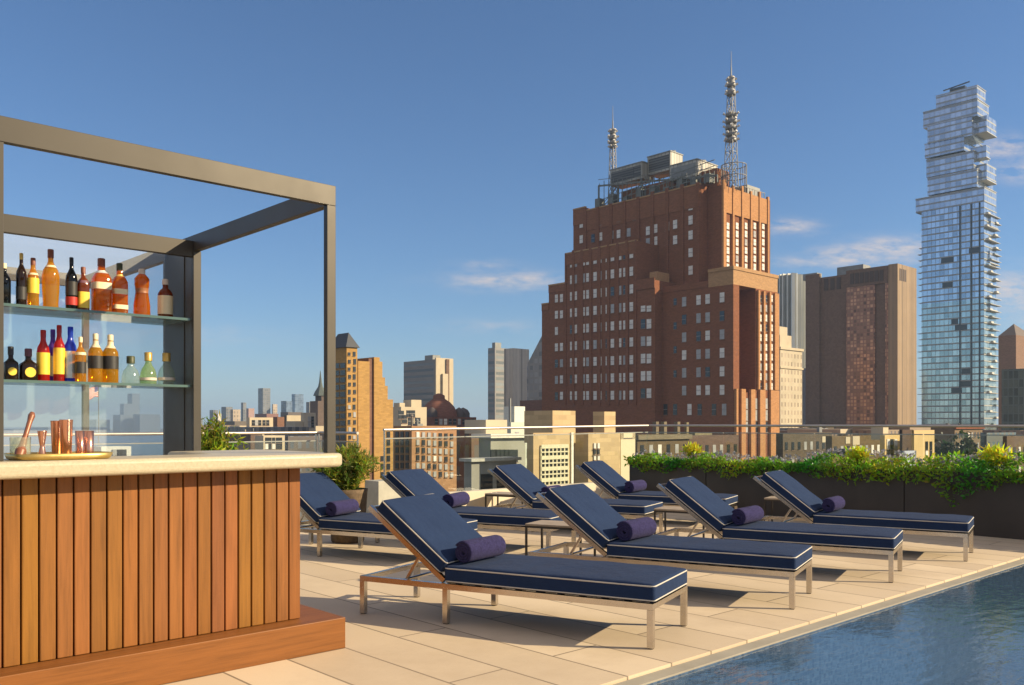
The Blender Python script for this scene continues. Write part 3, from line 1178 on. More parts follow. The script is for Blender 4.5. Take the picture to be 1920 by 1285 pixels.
# ------------------------------------------------------------------ planters with trailing greenery
PX = 8.16
SEG = [(3.16, 4.60, 'short dark planter box at the lounger end of the hedge row', 'green trailing plants and pale blooms in the short dark planter'),
       (.265, 3.15, 'long dark metal planter box between two panel seams', 'trailing greenery with yellow tufts in the long middle planter'),
       (-3.2, .255, 'dark metal planter box beyond the seam at the pool end', 'bushy bright green trailing plants in the pool-end planter')]
for (a, b, lab, plab) in SEG:
    r = thing('planter_box', lab, 'planter', D(PX, a), TH, 'dark metal planter boxes along the roof edge')
    L = b - a
    m = MB()
    h, w, tk = .735, .50, .02
    m.box(0, tk, 0, L, 0, h)
    m.box(w - tk, w, 0, L, 0, h)
    m.box(tk, w - tk, 0, tk, 0, h)
    m.box(tk, w - tk, L - tk, L, 0, h)
    m.build('box_shell', M_PLANTER, r, bevel=.004)
    m = MB(); m.box(tk + .001, w - tk - .001, tk + .001, L - tk - .001, h - .12, h - .06); m.build('soil', M_SOIL, r)
    g = thing('planter_plants', plab, 'plants', D(PX, a, h - .06), TH, 'plants in the dark planter boxes')
    n = int(1000 * L)
    t = rng.uniform(.0, L, n)
    hh = .065 + .055 * np.sin(t * 2.1 + a) + .05 * np.sin(t * 6.3 + 1)
    if a < 0:
        hh = hh + .075
    across = rng.uniform(.0, .5, n)
    z = rng.uniform(0, 1, n) ** .8 * (hh + .07)
    pts = np.stack([across + rng.normal(0, .02, n), t, z], 1)
    # trailing fringe over the front edge
    k = int(480 * L)
    t2 = rng.uniform(.0, L, k)
    ln = .04 + .08 * np.abs(np.sin(t2 * 1.7 + a * 2)) ** 2 + .06 * np.sin(t2 * 7) ** 2
    if a < 0:
        ln = ln + .22 * np.exp(-((t2 - (L - .62)) / .22) ** 2)
    z2 = .08 - rng.uniform(0, 1, k) ** 1.5 * (ln + .04)
    p2 = np.stack([-.045 - rng.uniform(0, .05, k), t2, z2], 1)
    allp = np.concatenate([pts, p2])
    N_ = len(allp)
    patch = .75 + .35 * np.sin(allp[:, 1] * 3.1 + a) + .2 * np.sin(allp[:, 1] * 8.7)
    tint = np.stack([rng.uniform(.55, 1.2, N_) * patch, rng.uniform(.65, 1.35, N_) * (.6 + .4 * patch), rng.uniform(.5, 1.2, N_)], 1)
    leaves('foliage', allp, .055, M_LEAF, g, tint)
    k = int(60 * L)
    t3 = rng.uniform(0, L, k)
    p3 = np.stack([rng.uniform(.02, .45, k), t3, .16 + .07 * np.sin(t3 * 2.1 + a) + rng.uniform(-.02, .07, k)], 1)
    leaves('blooms', np.repeat(p3, 5, 0) + rng.normal(0, .008, (5 * k, 3)), .03, M_PALE, g, rng.uniform(.7, 1.2, (5 * k, 1)) * np.ones((1, 3)), aspect=.9)
for (px, lab, sz) in ((1303, 'yellow flowering tuft in the hedge in front of the brick tower', .14), (1612, 'yellow flowering tuft standing out of the middle planter greenery', .14),
                      (1868, 'largest yellow green tuft in the bushy pool-end planter', .19)):
    s = on_line(px, D(PX + .15, 0), U2)
    c = D(PX + .10, s, .755)
    r = thing('flower_tuft', lab, 'flowers', c, TH, 'yellow tufts among the planter greenery')
    k = 620
    ph = rng.uniform(0, 2 * math.pi, k)
    el = rng.uniform(.25, 1.45, k)
    rad = sz * rng.uniform(.2, 1.0, k)
    pts = np.stack([rad * np.cos(ph) * np.cos(el) * .9, rad * np.sin(ph) * np.cos(el) * 1.2, .08 + rad * np.sin(el)], 1)
    leaves('petals', pts, .08, M_YELLOW, r, np.stack([rng.uniform(.5, 1.1, k), rng.uniform(.55, 1.1, k), rng.uniform(.5, 1, k)], 1), up=.9, aspect=.22)
    m = MB()
    for j in range(14):
        m.tube((0, 0, -.06), (pts[j] * .9), .003, .002, 5)
    m.build('stems', M_LEAF_D, r)

# potted shrub at the end of the bar, and the shrub behind the bar
def shrub(name, lab, px, d, ztop, rad, pot_r, pot_h, n, leafm, up, size):
    c = P(px, d)
    r = thing(name, lab, 'plant', c)
    m = MB()
    m.lathe([(pot_r * .78, 0), (pot_r * .84, .02), (pot_r, pot_h * .92), (pot_r * 1.03, pot_h), (pot_r * .93, pot_h), (pot_r * .9, pot_h - .06)], 28)
    m.build('pot', M_POT, r)
    H = ztop - pot_h
    # upright sprays: leaves along many arching stems
    m = MB()
    pts, dr = [], []
    for k in range(n):
        a = rng.uniform(0, 2 * math.pi)
        sp = rad * rng.uniform(.1, 1.0)
        hh = H * rng.uniform(.55, 1.0) * (1.1 - .5 * (sp / rad) ** 2)
        p0 = Vector((math.cos(a) * pot_r * .4 * rng.uniform(0, 1), math.sin(a) * pot_r * .4 * rng.uniform(0, 1), pot_h - .05))
        p2 = Vector((math.cos(a) * sp, math.sin(a) * sp, pot_h + hh))
        p1 = Vector((math.cos(a) * sp * .35, math.sin(a) * sp * .35, pot_h + hh * .7))
        prev = p0
        for j in range(1, 9):
            t = j / 8
            q = p0 * (1 - t) ** 2 + p1 * 2 * t * (1 - t) + p2 * t * t
            if k % 3 == 0:
                m.tube(prev, q, .004, .003, 4)
            for _ in range(5):
                pts.append(tuple(prev.lerp(q, rng.uniform()) + Vector(rng.normal(0, .018, 3))))
            prev = q
    m.build('stems', M_LEAF_D, r)
    pts = np.array(pts)
    k = len(pts)
    cl = .8 + .35 * np.sin(pts[:, 0] * 14 + pts[:, 2] * 9) * np.cos(pts[:, 1] * 12)
    tint = np.stack([rng.uniform(.6, 1.5, k) * cl, rng.uniform(.7, 1.3, k) * cl, rng.uniform(.5, 1.1, k)], 1)
    leaves('foliage', pts, size, leafm, r, tint, up=up, aspect=.2)
    return r


shrub('potted_shrub', 'feathery green shrub in a woven pot at the end of the bar', 652, 9.75, 1.02, .42, .215, .585, 190, M_LEAF_D, 1.1, .075)
shrub('potted_shrub', 'leafy green shrub showing above the bar beside the shelf panel', 402, 8.3, 1.31, .34, .20, .55, 190, M_LEAF, .4, .075)

# ------------------------------------------------------------------ parapet and glass railings
pw = thing('parapet_wall', 'low cream rendered parapet behind the back row of loungers', 'wall', D(3.36, 4.57), TH)
m = MB()
m.box(.36, 4.78, 0, .17, 0, .40)
m.build('wall', M_CREAMWALL, pw, bevel=.006)
m = MB(); m.box(0, .358, 0, .30, 0, .60); m.build('end_pier', mat('grey_render', (.40, .39, .33), .8), pw, bevel=.006)


def railing(lab, org, u, t0, t1, z0, z1, zb, npan, tube_r=.018, posts=None):
    """handrail on slim posts with glass panels; (z0,z1) rail heights at the two ends"""
    p0, p1 = Vector(org) + Vector((*u, 0)) * t0, Vector(org) + Vector((*u, 0)) * t1
    r = thing('glass_railing', lab, 'railing', (p0.x, p0.y, zb), 0, 'glass railings round the roof edge')
    a = Vector((0, 0, z0 - zb))
    b = Vector((p1.x - p0.x, p1.y - p0.y, z1 - zb))
    m = MB(); m.tube(a, b, tube_r, n=14); m.build('handrail', M_RAILM, r)
    dirv = Vector((u[0], u[1], 0))
    for k in range(npan):
        ta, tb = (k + .006) / npan, (k + .994) / npan
        pa, pb = a.lerp(b, ta), a.lerp(b, tb)
        nn = dirv.cross(Vector((0, 0, 1))) * .006
        m = MB()
        vs = []
        for s in (-1, 1):
            vs += [Vector((pa.x, pa.y, .01)) + nn * s, Vector((pb.x, pb.y, .01)) + nn * s, pb - Vector((0, 0, .115)) + nn * s, pa - Vector((0, 0, .115)) + nn * s]
        m.add(vs, [(0, 1, 2, 3), (7, 6, 5, 4), (0, 4, 5, 1), (1, 5, 6, 2), (2, 6, 7, 3), (3, 7, 4, 0)])
        gp = m.build('glass_panel', M_RAILG, r)
        m = MB()
        m.bar(pa - Vector((0, 0, .108)), pb - Vector((0, 0, .108)), .014, .013)
        m.build('panel_edge', M_GEDGE, gp)
    for k in ((0, npan) if posts is None else posts):
        pa = a.lerp(b, min(.998, max(.002, k / npan)))
        m = MB(); m.tube((pa.x, pa.y, 0), (pa.x, pa.y, pa.z - tube_r), .012, n=8); m.build('post', M_STEEL, r)
    return r


railing('long glass railing with a round handrail behind the dark planters', D(PX + .58, 0), U2, -4.2, 4.72, 1.272, 1.272, 0, 6, posts=(0,))
railing('glass railing standing on the cream parapet behind the loungers', D(0, 4.66), U1, 3.5, PX + .55, 1.225, 1.272, .40, 4, posts=(0,))
railing('glass railing at the far roof edge behind the bar and shelves', D(0, 5.85), U1, -9, 3.28, 1.185, 1.185, 0, 7)
railing('short glass railing return behind the potted shrub', D(3.28, 0), U2, 4.90, 5.82, 1.185, 1.185, 0, 1)
# ------------------------------------------------------------------ the city (same street grid as the deck)
class City:
    """A building on the street grid; near corner seen at column px at distance d. Local x = u1 (face towards the pool side), local y = u2."""

    def __init__(s, name, label, cat, px, d, group=None, yaw=0.0):
        s.d = d
        s.o = Vector(((px - 960) / F * d, d))
        s.th = TH + R(yaw)
        s.u1 = Vector((math.cos(s.th), math.sin(s.th)))
        s.u2 = Vector((-math.sin(s.th), math.cos(s.th)))
        s.root = thing(name, label, cat, (s.o.x, s.o.y, GZ), s.th, group)
        s.wins = []

    def pt(s, x, y):
        return s.o + s.u1 * x + s.u2 * y

    def y_at(s, px, x=0.0):
        return on_line(px, s.o + s.u1 * x, s.u2)

    def x_at(s, px, y=0.0):
        return on_line(px, s.o + s.u2 * y, s.u1)

    def z_at(s, py, x=0.0, y=0.0):
        """local height (above ground) seen at row py at plan position x,y"""
        return ZP(py, s.pt(x, y).y) - GZ

    def win_left(s, x, px, py, w, h, m):
        y = s.y_at(px, x)
        z = s.z_at(py, x, y)
        s.wins.append((s.pt(x, y).y, (x - .10, x + .05, y - w / 2, y + w / 2, z - h / 2, z + h / 2), m))

    def win_front(s, y, px, py, w, h, m):
        x = s.x_at(px, y)
        z = s.z_at(py, x, y)
        s.wins.append((s.pt(x, y).y, (x - w / 2, x + w / 2, y - .10, y + .05, z - h / 2, z + h / 2), m))

    def flush(s, mats, frame=None):
        s.wins.sort(key=lambda w: w[0])
        rest = None
        for k, (dd, b, m) in enumerate(s.wins):
            if k < 96:
                mb = MB()
                s._win(mb, b, m)
                mb.build('window', mats, s.root, recalc=False)
            else:
                rest = rest or MB()
                s._win(rest, b, m)
        if rest:
            o = rest.build('window', mats, s.root, recalc=False)
            o['kind'] = 'stuff'
            o.name = 'remaining_windows'

    def _win(s, mb, b, m):
        x0, x1, y0, y1, z0, z1 = b
        mb.box(x0, x1, y0, y1, z0, z1, m)
        if z1 - z0 < 2.0:                     # small opening: a thin sill only
            if abs(x1 - x0) < .2 and abs(x1 - x0) <= abs(y1 - y0):
                mb.box(x0 - .08, x0 - .002, y0 - .04, y1 + .04, z0 - .09, z0 - .01, len(WMATS) - 2)
            else:
                mb.box(x0 - .04, x1 + .04, y0 - .08, y0 - .002, z0 - .09, z0 - .01, len(WMATS) - 2)
        elif abs(x1 - x0) < abs(y1 - y0):      # meeting rail and sill
            mb.box(x0 - .05, x0 - .002, y0, y1, (z0 + z1) / 2 - .07, (z0 + z1) / 2 + .07, len(WMATS) - 1)
            mb.box(x0 - .16, x0 - .002, y0 - .1, y1 + .1, z0 - .18, z0 - .01, len(WMATS) - 2)
        else:
            mb.box(x0, x1, y0 - .05, y0 - .002, (z0 + z1) / 2 - .07, (z0 + z1) / 2 + .07, len(WMATS) - 1)
            mb.box(x0 - .1, x1 + .1, y0 - .16, y0 - .002, z0 - .18, z0 - .01, len(WMATS) - 2)


W_PALE = mat('window_blind', (.66, .64, .58), .45, var=.15, scale=.5)
W_MID = mat('window_half_blind', (.34, .34, .33), .35, var=.2, scale=.5)
W_DARK = mat('window_dark', (.03, .035, .04), .15)
W_SILL = mat('window_sill', (.22, .15, .11), .8)
W_RAIL = mat('window_rail', (.26, .24, .22), .6)
WMATS = [W_PALE, W_MID, W_DARK, W_SILL, W_RAIL]


def rw(p=.62, q=.25):
    u = random.random()
    return 0 if u < p else (1 if u < p + q else 2)


def brickmat(name, c, var=.22, course=.35):
    if name in MATS:
        return MATS[name]
    t = NT(name)
    n1 = t.noise(.09, 6, .6)
    n2 = t.noise(1.1, 5, .7)
    s = t.n("ShaderNodeSeparateXYZ")
    t.set(s, 0, t.obj())
    cmbn = t.n("ShaderNodeCombineXYZ")
    t.set(cmbn, 0, t.math('ADD', s.outputs[0], s.outputs[1]))
    t.set(cmbn, 1, s.outputs[2])
    b = t.n("ShaderNodeTexBrick", offset=.5)
    t.set(b, 'Vector', cmbn.outputs[0])
    t.set(b, 'Color1', dark(c, .78))
    t.set(b, 'Color2', dark(c, 1.2))
    t.set(b, 'Mortar', dark(c, .9))
    b.inputs['Scale'].default_value = 1
    b.inputs['Brick Width'].default_value = .9
    b.inputs['Row Height'].default_value = course
    b.inputs['Mortar Size'].default_value = .02
    c1 = t.mix(t.math('MULTIPLY', n1, .6), b.outputs[0], dark(c, 1 - var))
    c2 = t.mix(t.math('MULTIPLY', n2, .35), c1, dark(c, 1 + var))
    t.set(t.p, 'Base Color', c2)
    t.set(t.p, 'Roughness', .9)
    t.set(t.p, 'Specular IOR Level', .15)
    MATS[name] = t.m
    return t.m


M_BRICK = brickmat('tower_brick', (.215, .088, .046))
M_BRICKTRIM = brickmat('tower_trim', (.40, .24, .12), .12)
M_PIER_SUN = brickmat('tower_pier_sunlit', (.42, .215, .095), .12)  # front piers only: brick lightened, sunlit warmth put into its colour
M_BRICKRED = brickmat('tower_crown', (.235, .100, .052), .15)
M_ROOF = mat('roof_gravel', (.16, .14, .12), .95, var=.25, scale=.8)
M_GREYMETAL = mat('galvanised_metal', (.21, .215, .205), .6, .2, var=.15, scale=.5)
M_LOUVER = facade('louver_metal', (.03, .03, .03), (.09, .09, .085), 60, .9, .12, rough=.5)
M_UNITWALL = facade('cooling_panel', (.25, .24, .20), (.31, .295, .25), 1.6, 30, .12, rough=.5)

# ---- the big stepped brick tower
T = City('brick_tower', 'huge stepped red brick tower with two radio masts on its roof', 'tower', 1375, 280)
WA = T.x_at(1458)
yA = T.y_at(1238)
ycap = T.y_at(1328)
zb, zl, zt = T.z_at(735), T.z_at(533), T.z_at(505)
zA = T.z_at(525)
xa, xb = T.x_at(1386), T.x_at(1417)
m = MB()
m.box(0, xa, 0, ycap, zb, zl)
m.box(xb, WA, 0, ycap, zb, zl)
m.box(xa, xb, 9.3, ycap, zb, zl)
m.box(0, WA, 0, ycap, 0, zb)
m.box(0, WA, 0, ycap, zl, zt, 1)
m.box(-.25, WA + .25, -.25, ycap, zt, zt + 1.1, 1)
m.box(0, WA, ycap, yA, 0, zA)
m.box(-.2, 0, ycap + .1, yA, zA - 1.2, zA + .8)
for px0, px1 in ((1376.5, 1380), (1386, 1394), (1404, 1412), (1421, 1431), (1441, 1457)):
    m.box(T.x_at(px0), T.x_at(px1), -.9, -.003, 0, zb + 1, 3)
for px0, px1 in ((1419, 1422), (1429, 1432), (1440, 1443), (1450, 1457.5)):
    m.box(T.x_at(px0), T.x_at(px1), -.7, -.003, zb + 1.2, zl - .5, 3)
# upper tower
bx, by = 12.0, 12.3
xB = T.x_at(1444, by)
zB = T.z_at(347, bx, by)
y2 = T.y_at(1326, bx)
m.box(bx, xB, by, y2, zl, zB)
x2 = T.x_at(1313, y2)
y3 = T.y_at(1098, x2)
zB2 = T.z_at(346, x2, y2)
m.box(x2, xB, y2, y3, zl, zB2)
y4 = T.y_at(1075, x2)
m.box(x2, xB, y3, y4, 0, T.z_at(395, x2, y4))
m.box(x2, xB, y2, y3, 0, zl)
wB = xB - bx
for k in range(6):
    f0 = k / 5.5 * wB
    zz = zB + (1.6 if k % 2 == 0 else .8)
    m.box(bx + f0, bx + f0 + (1.0 if k else 1.6), by - .8, by - .003, zl, zz, 3)
    if k < 5:   # rounded corbel heads between the piers
        m.box(bx + f0 + 1.05, bx + f0 + wB / 5.5 - .05, by - .5, by - .003, zB - 9.0, zB - .2, 3)
# broad brick piers and crenels on the shaded side
ya_ = y2
while ya_ < y4 - 2:
    m.box(x2 - .5, x2 - .003, ya_ + .2, ya_ + 1.5, zl, (zB2 if ya_ < y3 else T.z_at(395, x2, y4)) + random.uniform(.3, 1.4))
    ya_ += 6.4
# left mass with its steps
cx = -4.0
yc0, yc1, yc2, yc3, ycm = T.y_at(1228, cx), T.y_at(1194, cx), T.y_at(1060, cx), T.y_at(1029, cx), T.y_at(1016, cx)
zC = T.z_at(452, cx, yc1)
m.box(cx, 8, yc0, yc1, 0, T.z_at(525, cx, yc0))
m.box(cx, 8, yc1, yc2, 0, zC)
m.box(cx, 8, yc2, yc3, 0, T.z_at(537, cx, yc3))
m.box(cx, 8, yc3, ycm, 0, T.z_at(572, cx, ycm))
for k in range(9):
    ya_ = yc1 + (yc2 - yc1) * k / 8.0
    m.box(cx - .35, cx - .003, ya_ - .6 if k else ya_, ya_ + (.6 if k < 8 else 0), T.z_at(760, cx, ya_), zC + (1.0 if k % 2 else .4))
m.box(cx - .3, cx - .003, yc0, yc1, T.z_at(540, cx, yc0), T.z_at(522, cx, yc0) + .3)
# corner turret
tx0 = -1.0
ty = T.y_at(1231, tx0)
m.box(tx0, T.x_at(1255, ty), ty, T.y_at(1218, tx0), 0, T.z_at(509, tx0, ty), 1)
for (yy0, yy1, xx, zt_, hh) in ((yc1, yc2, cx, zC, 4.2), (yc2, yc3, cx, T.z_at(537, cx, yc3), 2.6), (yc3, ycm, cx, T.z_at(572, cx, ycm), 2.4), (y2, y3, x2, zB2, 7.5), (y3, y4, x2, T.z_at(395, x2, y4), 6.0)):
    m.box(xx - .2, xx - .001, yy0 + .02, yy1 - .02, zt_ - hh, zt_ - .05, 2)
    m.box(xx - .34, xx + .6, yy0, yy1, zt_ + .01, zt_ + .5, 1)
m.box(14, 21, T.y_at(1345, 14), T.y_at(1165, 14), zB2 + .01, zB2 + 6.2, 2)
m.build('wall', [M_BRICK, M_BRICKTRIM, M_BRICKRED, M_PIER_SUN], T.root)
# windows
for px in (1283, 1310, 1327, 1354):
    for r in range(6):
        T.win_left(0, px, 566 + r * 33.3 + (px - 1283) * (-.115 + .0195 * r), 1.7, 3.1, rw())
for r in range(4):
    T.win_left(0, 1266, 566 + r * 45, 1.2, 2.2, 2)
for px in (1248, 1266, 1293, 1312, 1339, 1358):
    T.win_left(0, px, 768, 1.6, 3.6, rw(.2, .6))
for px in (1072, 1079, 1094, 1102.5, 1116, 1125, 1139, 1148.5, 1162, 1172, 1184):
    for r in range(9):
        y0_ = 483 + r * 32.3
        T.win_left(cx, px, y0_ + (px - 1139) * -.16 * (1 - r / 8.5), 1.55, 3.1, rw(.75, .18))
for px in (1043.5, 1053):
    for r in range(7):
        if r == 2 and px > 1050: continue
        T.win_left(cx, px, 560 + r * 30.5 + (px - 1043) * -.08, 1.5, 2.9, rw(.7, .2))
for px in (1206, 1217):
    for r in range(6):
        T.win_left(cx, px, 575 + r * 32.5 + (0 if r else 4), 1.9, 2.0 if r == 0 else 3.2, rw(.8, .1))
for px, rows in ((1090, (449,)), (1112, (447,)), (1126, (444,)), (1147, (441,)), (1160, (439,)), (1179, (436,)), (1215, (433, 455)), (1229, (429, 452)), (1251, (425, 452)), (1266, (421, 450)),
                 (1295, (386, 413, 441, 474, 507)), (1090, (420,)), (1126, (415,)), (1160, (408,)), (1190, (405,))):
    for py in rows:
        T.win_left(x2, px, py, 1.7, 3.0, rw(.7, .2))
for k in range(5):
    xm = bx + (k + .55) / 5.5 * wB + .55
    for r in range(7):
        z = T.z_at(424 + r * 15.4, xm, by)
        T.wins.append((T.pt(xm, by).y, (xm - .75, xm + .75, by - .12, by + .05, z - 1.1, z + 1.1), rw(.75, .2)))
for px in (1425.5, 1436, 1446.5):
    for r in range(10):
        T.win_front(0, px, 560 + r * 18.3, 1.3, 2.2, rw(.4, .4))
for px in (1399, 1417, 1436):
    for r in range(3):
        T.win_front(0, px, 757 + r * 22, 2.0, 3.4, rw(.2, .6))
T.flush(WMATS)


# rooftop plant
def cooling(px_c, x, pxl, pxr, yb, yt_, lab=None, dark_left=True):
    y = T.y_at(px_c, x)
    m = MB()
    x1, y1_ = T.x_at(pxr, y), T.y_at(pxl, x)
    z0_, z1_ = T.z_at(yb, x, y), T.z_at(yt_, x, y)
    m.box(x, x1, y, y1_, z0_, z1_, 0)
    m.box(x - .12, x - .004, y + .6, y1_ - .6, z0_ + .8, z1_ - .9, 1)
    m.box(x - .2, x1 + .2, y - .2, y1_ + .2, z1_ + .002, z1_ + .35, 2)
    n = 3
    for k in range(n):
        yy = y + (y1_ - y) * (k + .5) / n
        m.lathe([(1.2, z1_ + .36), (1.2, z1_ + 1.2), (1.0, z1_ + 1.2)], 14, 2, (x + x1) / 2, yy)
    for yy in (y + .3, y1_ - .5):
        for xx in (x + .2, x1 - .4):
            m.box(xx, xx + .25, yy, yy + .25, zB2, z0_ - .003, 2)
    return m.build('cooling_unit', [M_UNITWALL, M_LOUVER if dark_left else M_GREYMETAL, M_GREYMETAL], T.root)


cooling(1204, 11, 1144, 1226, 334, 304)
cooling(1257, 14, 1214, 1280, 318, 284)
cooling(1307, 11.5, 1256, 1345, 328, 299, dark_left=False)
m = MB()
pxs = (1122, 1160, 1205, 1250, 1300, 1345)
for xx in (9.2, 16.0):
    pr = None
    for px in pxs:
        y = T.y_at(px, xx)
        z = T.z_at(349 - (px - 1122) * .09, xx, y)
        base = zB2 if y < y3 else T.z_at(395, x2, y4)
        m.tube((xx, y, base - .2), (xx, y, z), .22, n=4)
        if pr:
            m.bar(pr, (xx, y, z), .35, .6)
            m.bar((pr[0], pr[1], pr[2] + 2.4), (xx, y, z + 2.4), .12, .12)
            m.tube((pr[0], pr[1], zB2), (xx, y, z), .12, n=4)
        pr = (xx, y, z)
    pr = None
for k in range(26):
    px = 1124 + k * 8.6
    y = T.y_at(px, 8.9)
    base = zB2 if y < y3 else T.z_at(395, x2, y4)
    zt_ = T.z_at(346 - (px - 1122) * .09, 8.9, y)
    m.tube((8.9, y, base), (8.9, y, zt_ + random.uniform(0, 1.8)), .13, n=4)
    if k % 3 == 0:
        m.box(9.0, 12.0, y, y + 2.4, base + .5, base + random.uniform(2.0, 5.0))
for q in (.25, .55, .8):
    ya2, yb2 = T.y_at(1130, 8.9), T.y_at(1340, 8.9)
    m.bar((8.9, ya2, zB2 - 3 + q * 8), (8.9, yb2, zB2 + 1 + q * 8), .16, .22)
m.build('steel_platform', mat('weathered_steel', (.16, .17, .155), .7, .2, var=.25, scale=.6), T.root)
m = MB()
yq = T.y_at(1402, 8)
for k in range(9):
    a = T.x_at(1395 + k * 4.6, by + 3)
    m.box(a, a + .16, by + 2.6, by + 2.76, zB, zB + 3.2)
m.box(T.x_at(1395, by + 3), T.x_at(1433, by + 3), by + 2.6, by + 2.76, zB + 3.21, zB + 3.4)
m.box(T.x_at(1392, by + 8), T.x_at(1416, by + 8), by + 6, by + 12, zB, zB + 6)
m.build('roof_parapet_rail', M_GREYMETAL, T.root)

M_MAST = mat('mast_steel', (.24, .24, .235), .6, .3, var=.2, scale=.4)
M_DISH = mat('antenna_white', (.62, .60, .56), .5)


def mast(lab, px, x, zbase, py_top, w0, lattice_top, drums, px_w=None):
    y = T.y_at(px, x)
    p = T.pt(x, y)
    r = thing('radio_mast', lab, 'mast', (p.x, p.y, GZ + zbase), TH, 'radio masts on the brick tower')
    H = T.z_at(py_top, x, y) - zbase
    HL = T.z_at(lattice_top, x, y) - zbase
    m = MB()
    ns = 9
    pw = None
    for k in range(ns + 1):
        t = k / ns
        w = w0 * (1 - .55 * t)
        ring = [(w * a, w * b, HL * t) for a, b in ((-1, -1), (1, -1), (1, 1), (-1, 1))]
        for i in range(4):
            m.tube(ring[i], ring[(i + 1) % 4], .09, n=4)
            if pw:
                m.tube(pw[i], ring[i], .16, n=5)
                m.tube(pw[i], ring[(i + 1) % 4], .08, n=4)
                m.tube(pw[(i + 1) % 4], ring[i], .08, n=4)
        pw = ring
    m.build('lattice', M_MAST, r)
    m = MB()
    m.tube((0, 0, HL - 2), (0, 0, HL + (H - HL) * .45), .34, .22, 8)
    m.tube((0, 0, HL + (H - HL) * .45), (0, 0, H), .16, .06, 6)
    m.build('spire', M_MAST, r)
    for (py, rad, hh) in drums:
        m = MB()
        z = T.z_at(py, x, y) - zbase
        m.lathe([(rad * .9, z - hh / 2), (rad, z - hh / 2 + .1), (rad, z + hh / 2 - .1), (rad * .9, z + hh / 2)], 12)
        for k in range(5):
            a = k * 1.256 + py
            m.tube((rad * math.cos(a), rad * math.sin(a), z), (rad * 1.45 * math.cos(a), rad * 1.45 * math.sin(a), z + .5), .28, .45, 8, 1)
        m.build('antenna_drum', [M_MAST, M_DISH], r)


mast('taller radio mast with several dish rings on the brick tower', 1371, 19, zB2, 96, 1.75, 152,
     [(150, 1.2, 2.2), (160, 1.5, 1.2), (175, 1.6, 1.6), (216, 1.9, 1.2), (228, 2.0, 1.4), (240, 2.0, 1.2), (252, 1.9, 1.5), (263, 1.8, 1.0)])
mast('shorter radio mast at the far end of the brick tower roof', 1149, 14, zB2, 199, 1.35, 250,
     [(247, 1.2, 1.8), (258, 1.5, 1.6), (268, 1.5, 1.0), (276, 1.2, .8)])
# round cage of pipes at the foot of the tall mast
m = MB()
yk = T.y_at(1376, 18)
for k in range(14):
    a = k * 2 * math.pi / 14
    p = (18 + 4.2 * math.cos(a), yk + 4.2 * math.sin(a))
    m.tube((p[0], p[1], zB2), (p[0], p[1], zB2 + 7), .14, n=5)
    b = (k + 1) * 2 * math.pi / 14
    q = (18 + 4.2 * math.cos(b), yk + 4.2 * math.sin(b))
    for z in (3.0, 6.9):
        m.tube((p[0], p[1], zB2 + z), (q[0], q[1], zB2 + z), .16, n=5)
m.build('roof_cage', M_MAST, T.root)

# ---- brown slab tower
S = City('brown_slab_tower', 'tall windowless brown concrete slab tower with one sunlit tan side', 'tower', 1683, 430)
Ws, Ls = S.x_at(1718), S.y_at(1511)
zs = S.z_at(494)
M_BROWN = brickmat('brown_concrete', (.165, .105, .075), .12, .8)
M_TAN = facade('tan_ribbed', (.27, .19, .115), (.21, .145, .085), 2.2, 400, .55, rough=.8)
M_BAY = facade('copper_bay', (.27, .125, .075), (.17, .075, .042), 1.7, 1.75, .22, (.62, .32, .17), rough=.3, metal=.35)
ye, yf, yg, yh = S.y_at(1660), S.y_at(1640), S.y_at(1587), S.y_at(1537)
m = MB()
m.box(1.0, Ws, 0.4, Ls, 0, zs - 2, 0)
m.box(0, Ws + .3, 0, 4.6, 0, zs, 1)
m.box(-.1, 1.0, 4.65, ye, 0, zs - 9, 2)
m.box(-.1, 1.0, yf, yg, 0, zs - 9, 2)
m.box(-.4, .98, yh, Ls, 0, zs, 0)
m.box(-.3, .98, 4.7, yg, zs - 8.9, zs - .4, 0)
for k in range(7):
    a = yg - 2.2 - k * (yg - 8) / 7.2
    m.box(-.5, -.302, a - 2.0, a, zs - 7.6, zs - 2.2, 3)
for k in range(3):
    a = yh - 2 - k * 3.4
    m.box(.75, .998, a - 2.2, a, zs - 9, zs - 3, 3)
for k in range(4):
    a = 2.2 + k * 2.0
    m.box(a, a + 1.4, -.12, -.003, zs - 8, zs - 2.2, 3)
m.build('wall', [M_BROWN, M_TAN, M_BAY, mat('louver_dark', (.06, .035, .025), .7)], S.root)
m = MB()
m.box(6, 14, 20, 34, zs - 1.9, zs + 3)
m.box(4, 9, 44, 52, zs - 1.9, zs + 1.5)
m.build('roof_plant', M_GREYMETAL, S.root)

# ---- stacked glass tower
Gt = City('glass_tower', 'slender blue glass tower of shifted stacked boxes with balconies', 'tower', 1845, 540)
M_GLASSW = facade('blue_curtain_wall', (.20, .235, .265), (.44, .56, .68), 2.6, 3.9, .10, (.60, .70, .80), rough=.10, metal=.75, gapz=.42)
M_GLASS_L = facade('green_curtain_wall', (.24, .265, .245), (.42, .54, .55), 2.6, 3.9, .10, (.58, .67, .65), rough=.08, metal=.75, gapz=.42)
M_BALC = mat('pale_balcony_panel', (.55, .53, .46), .5)
M_SLAB = mat('pale_slab_edge', (.44, .44, .41), .6, var=.08, scale=.3)
yL = Gt.y_at(1728)
xR = Gt.x_at(1868)
zlow = Gt.z_at(378)
zmid = Gt.z_at(560)
m = MB()
m.box(0, xR, 0, yL, 0, zmid, 1)
m.box(0, xR, 0, yL, zmid, zlow, 0)
m.build('glass_shaft', [M_GLASSW, M_GLASS_L], Gt.root)
fh = 3.9
nf = int(zlow / fh)
m = MB()
for k in range(1, nf + 1):
    z = k * fh
    m.box(-.22, xR + .12, -.22, yL + .22, z - .25, z + .06)
m.build('slab_stack', M_SLAB, Gt.root)
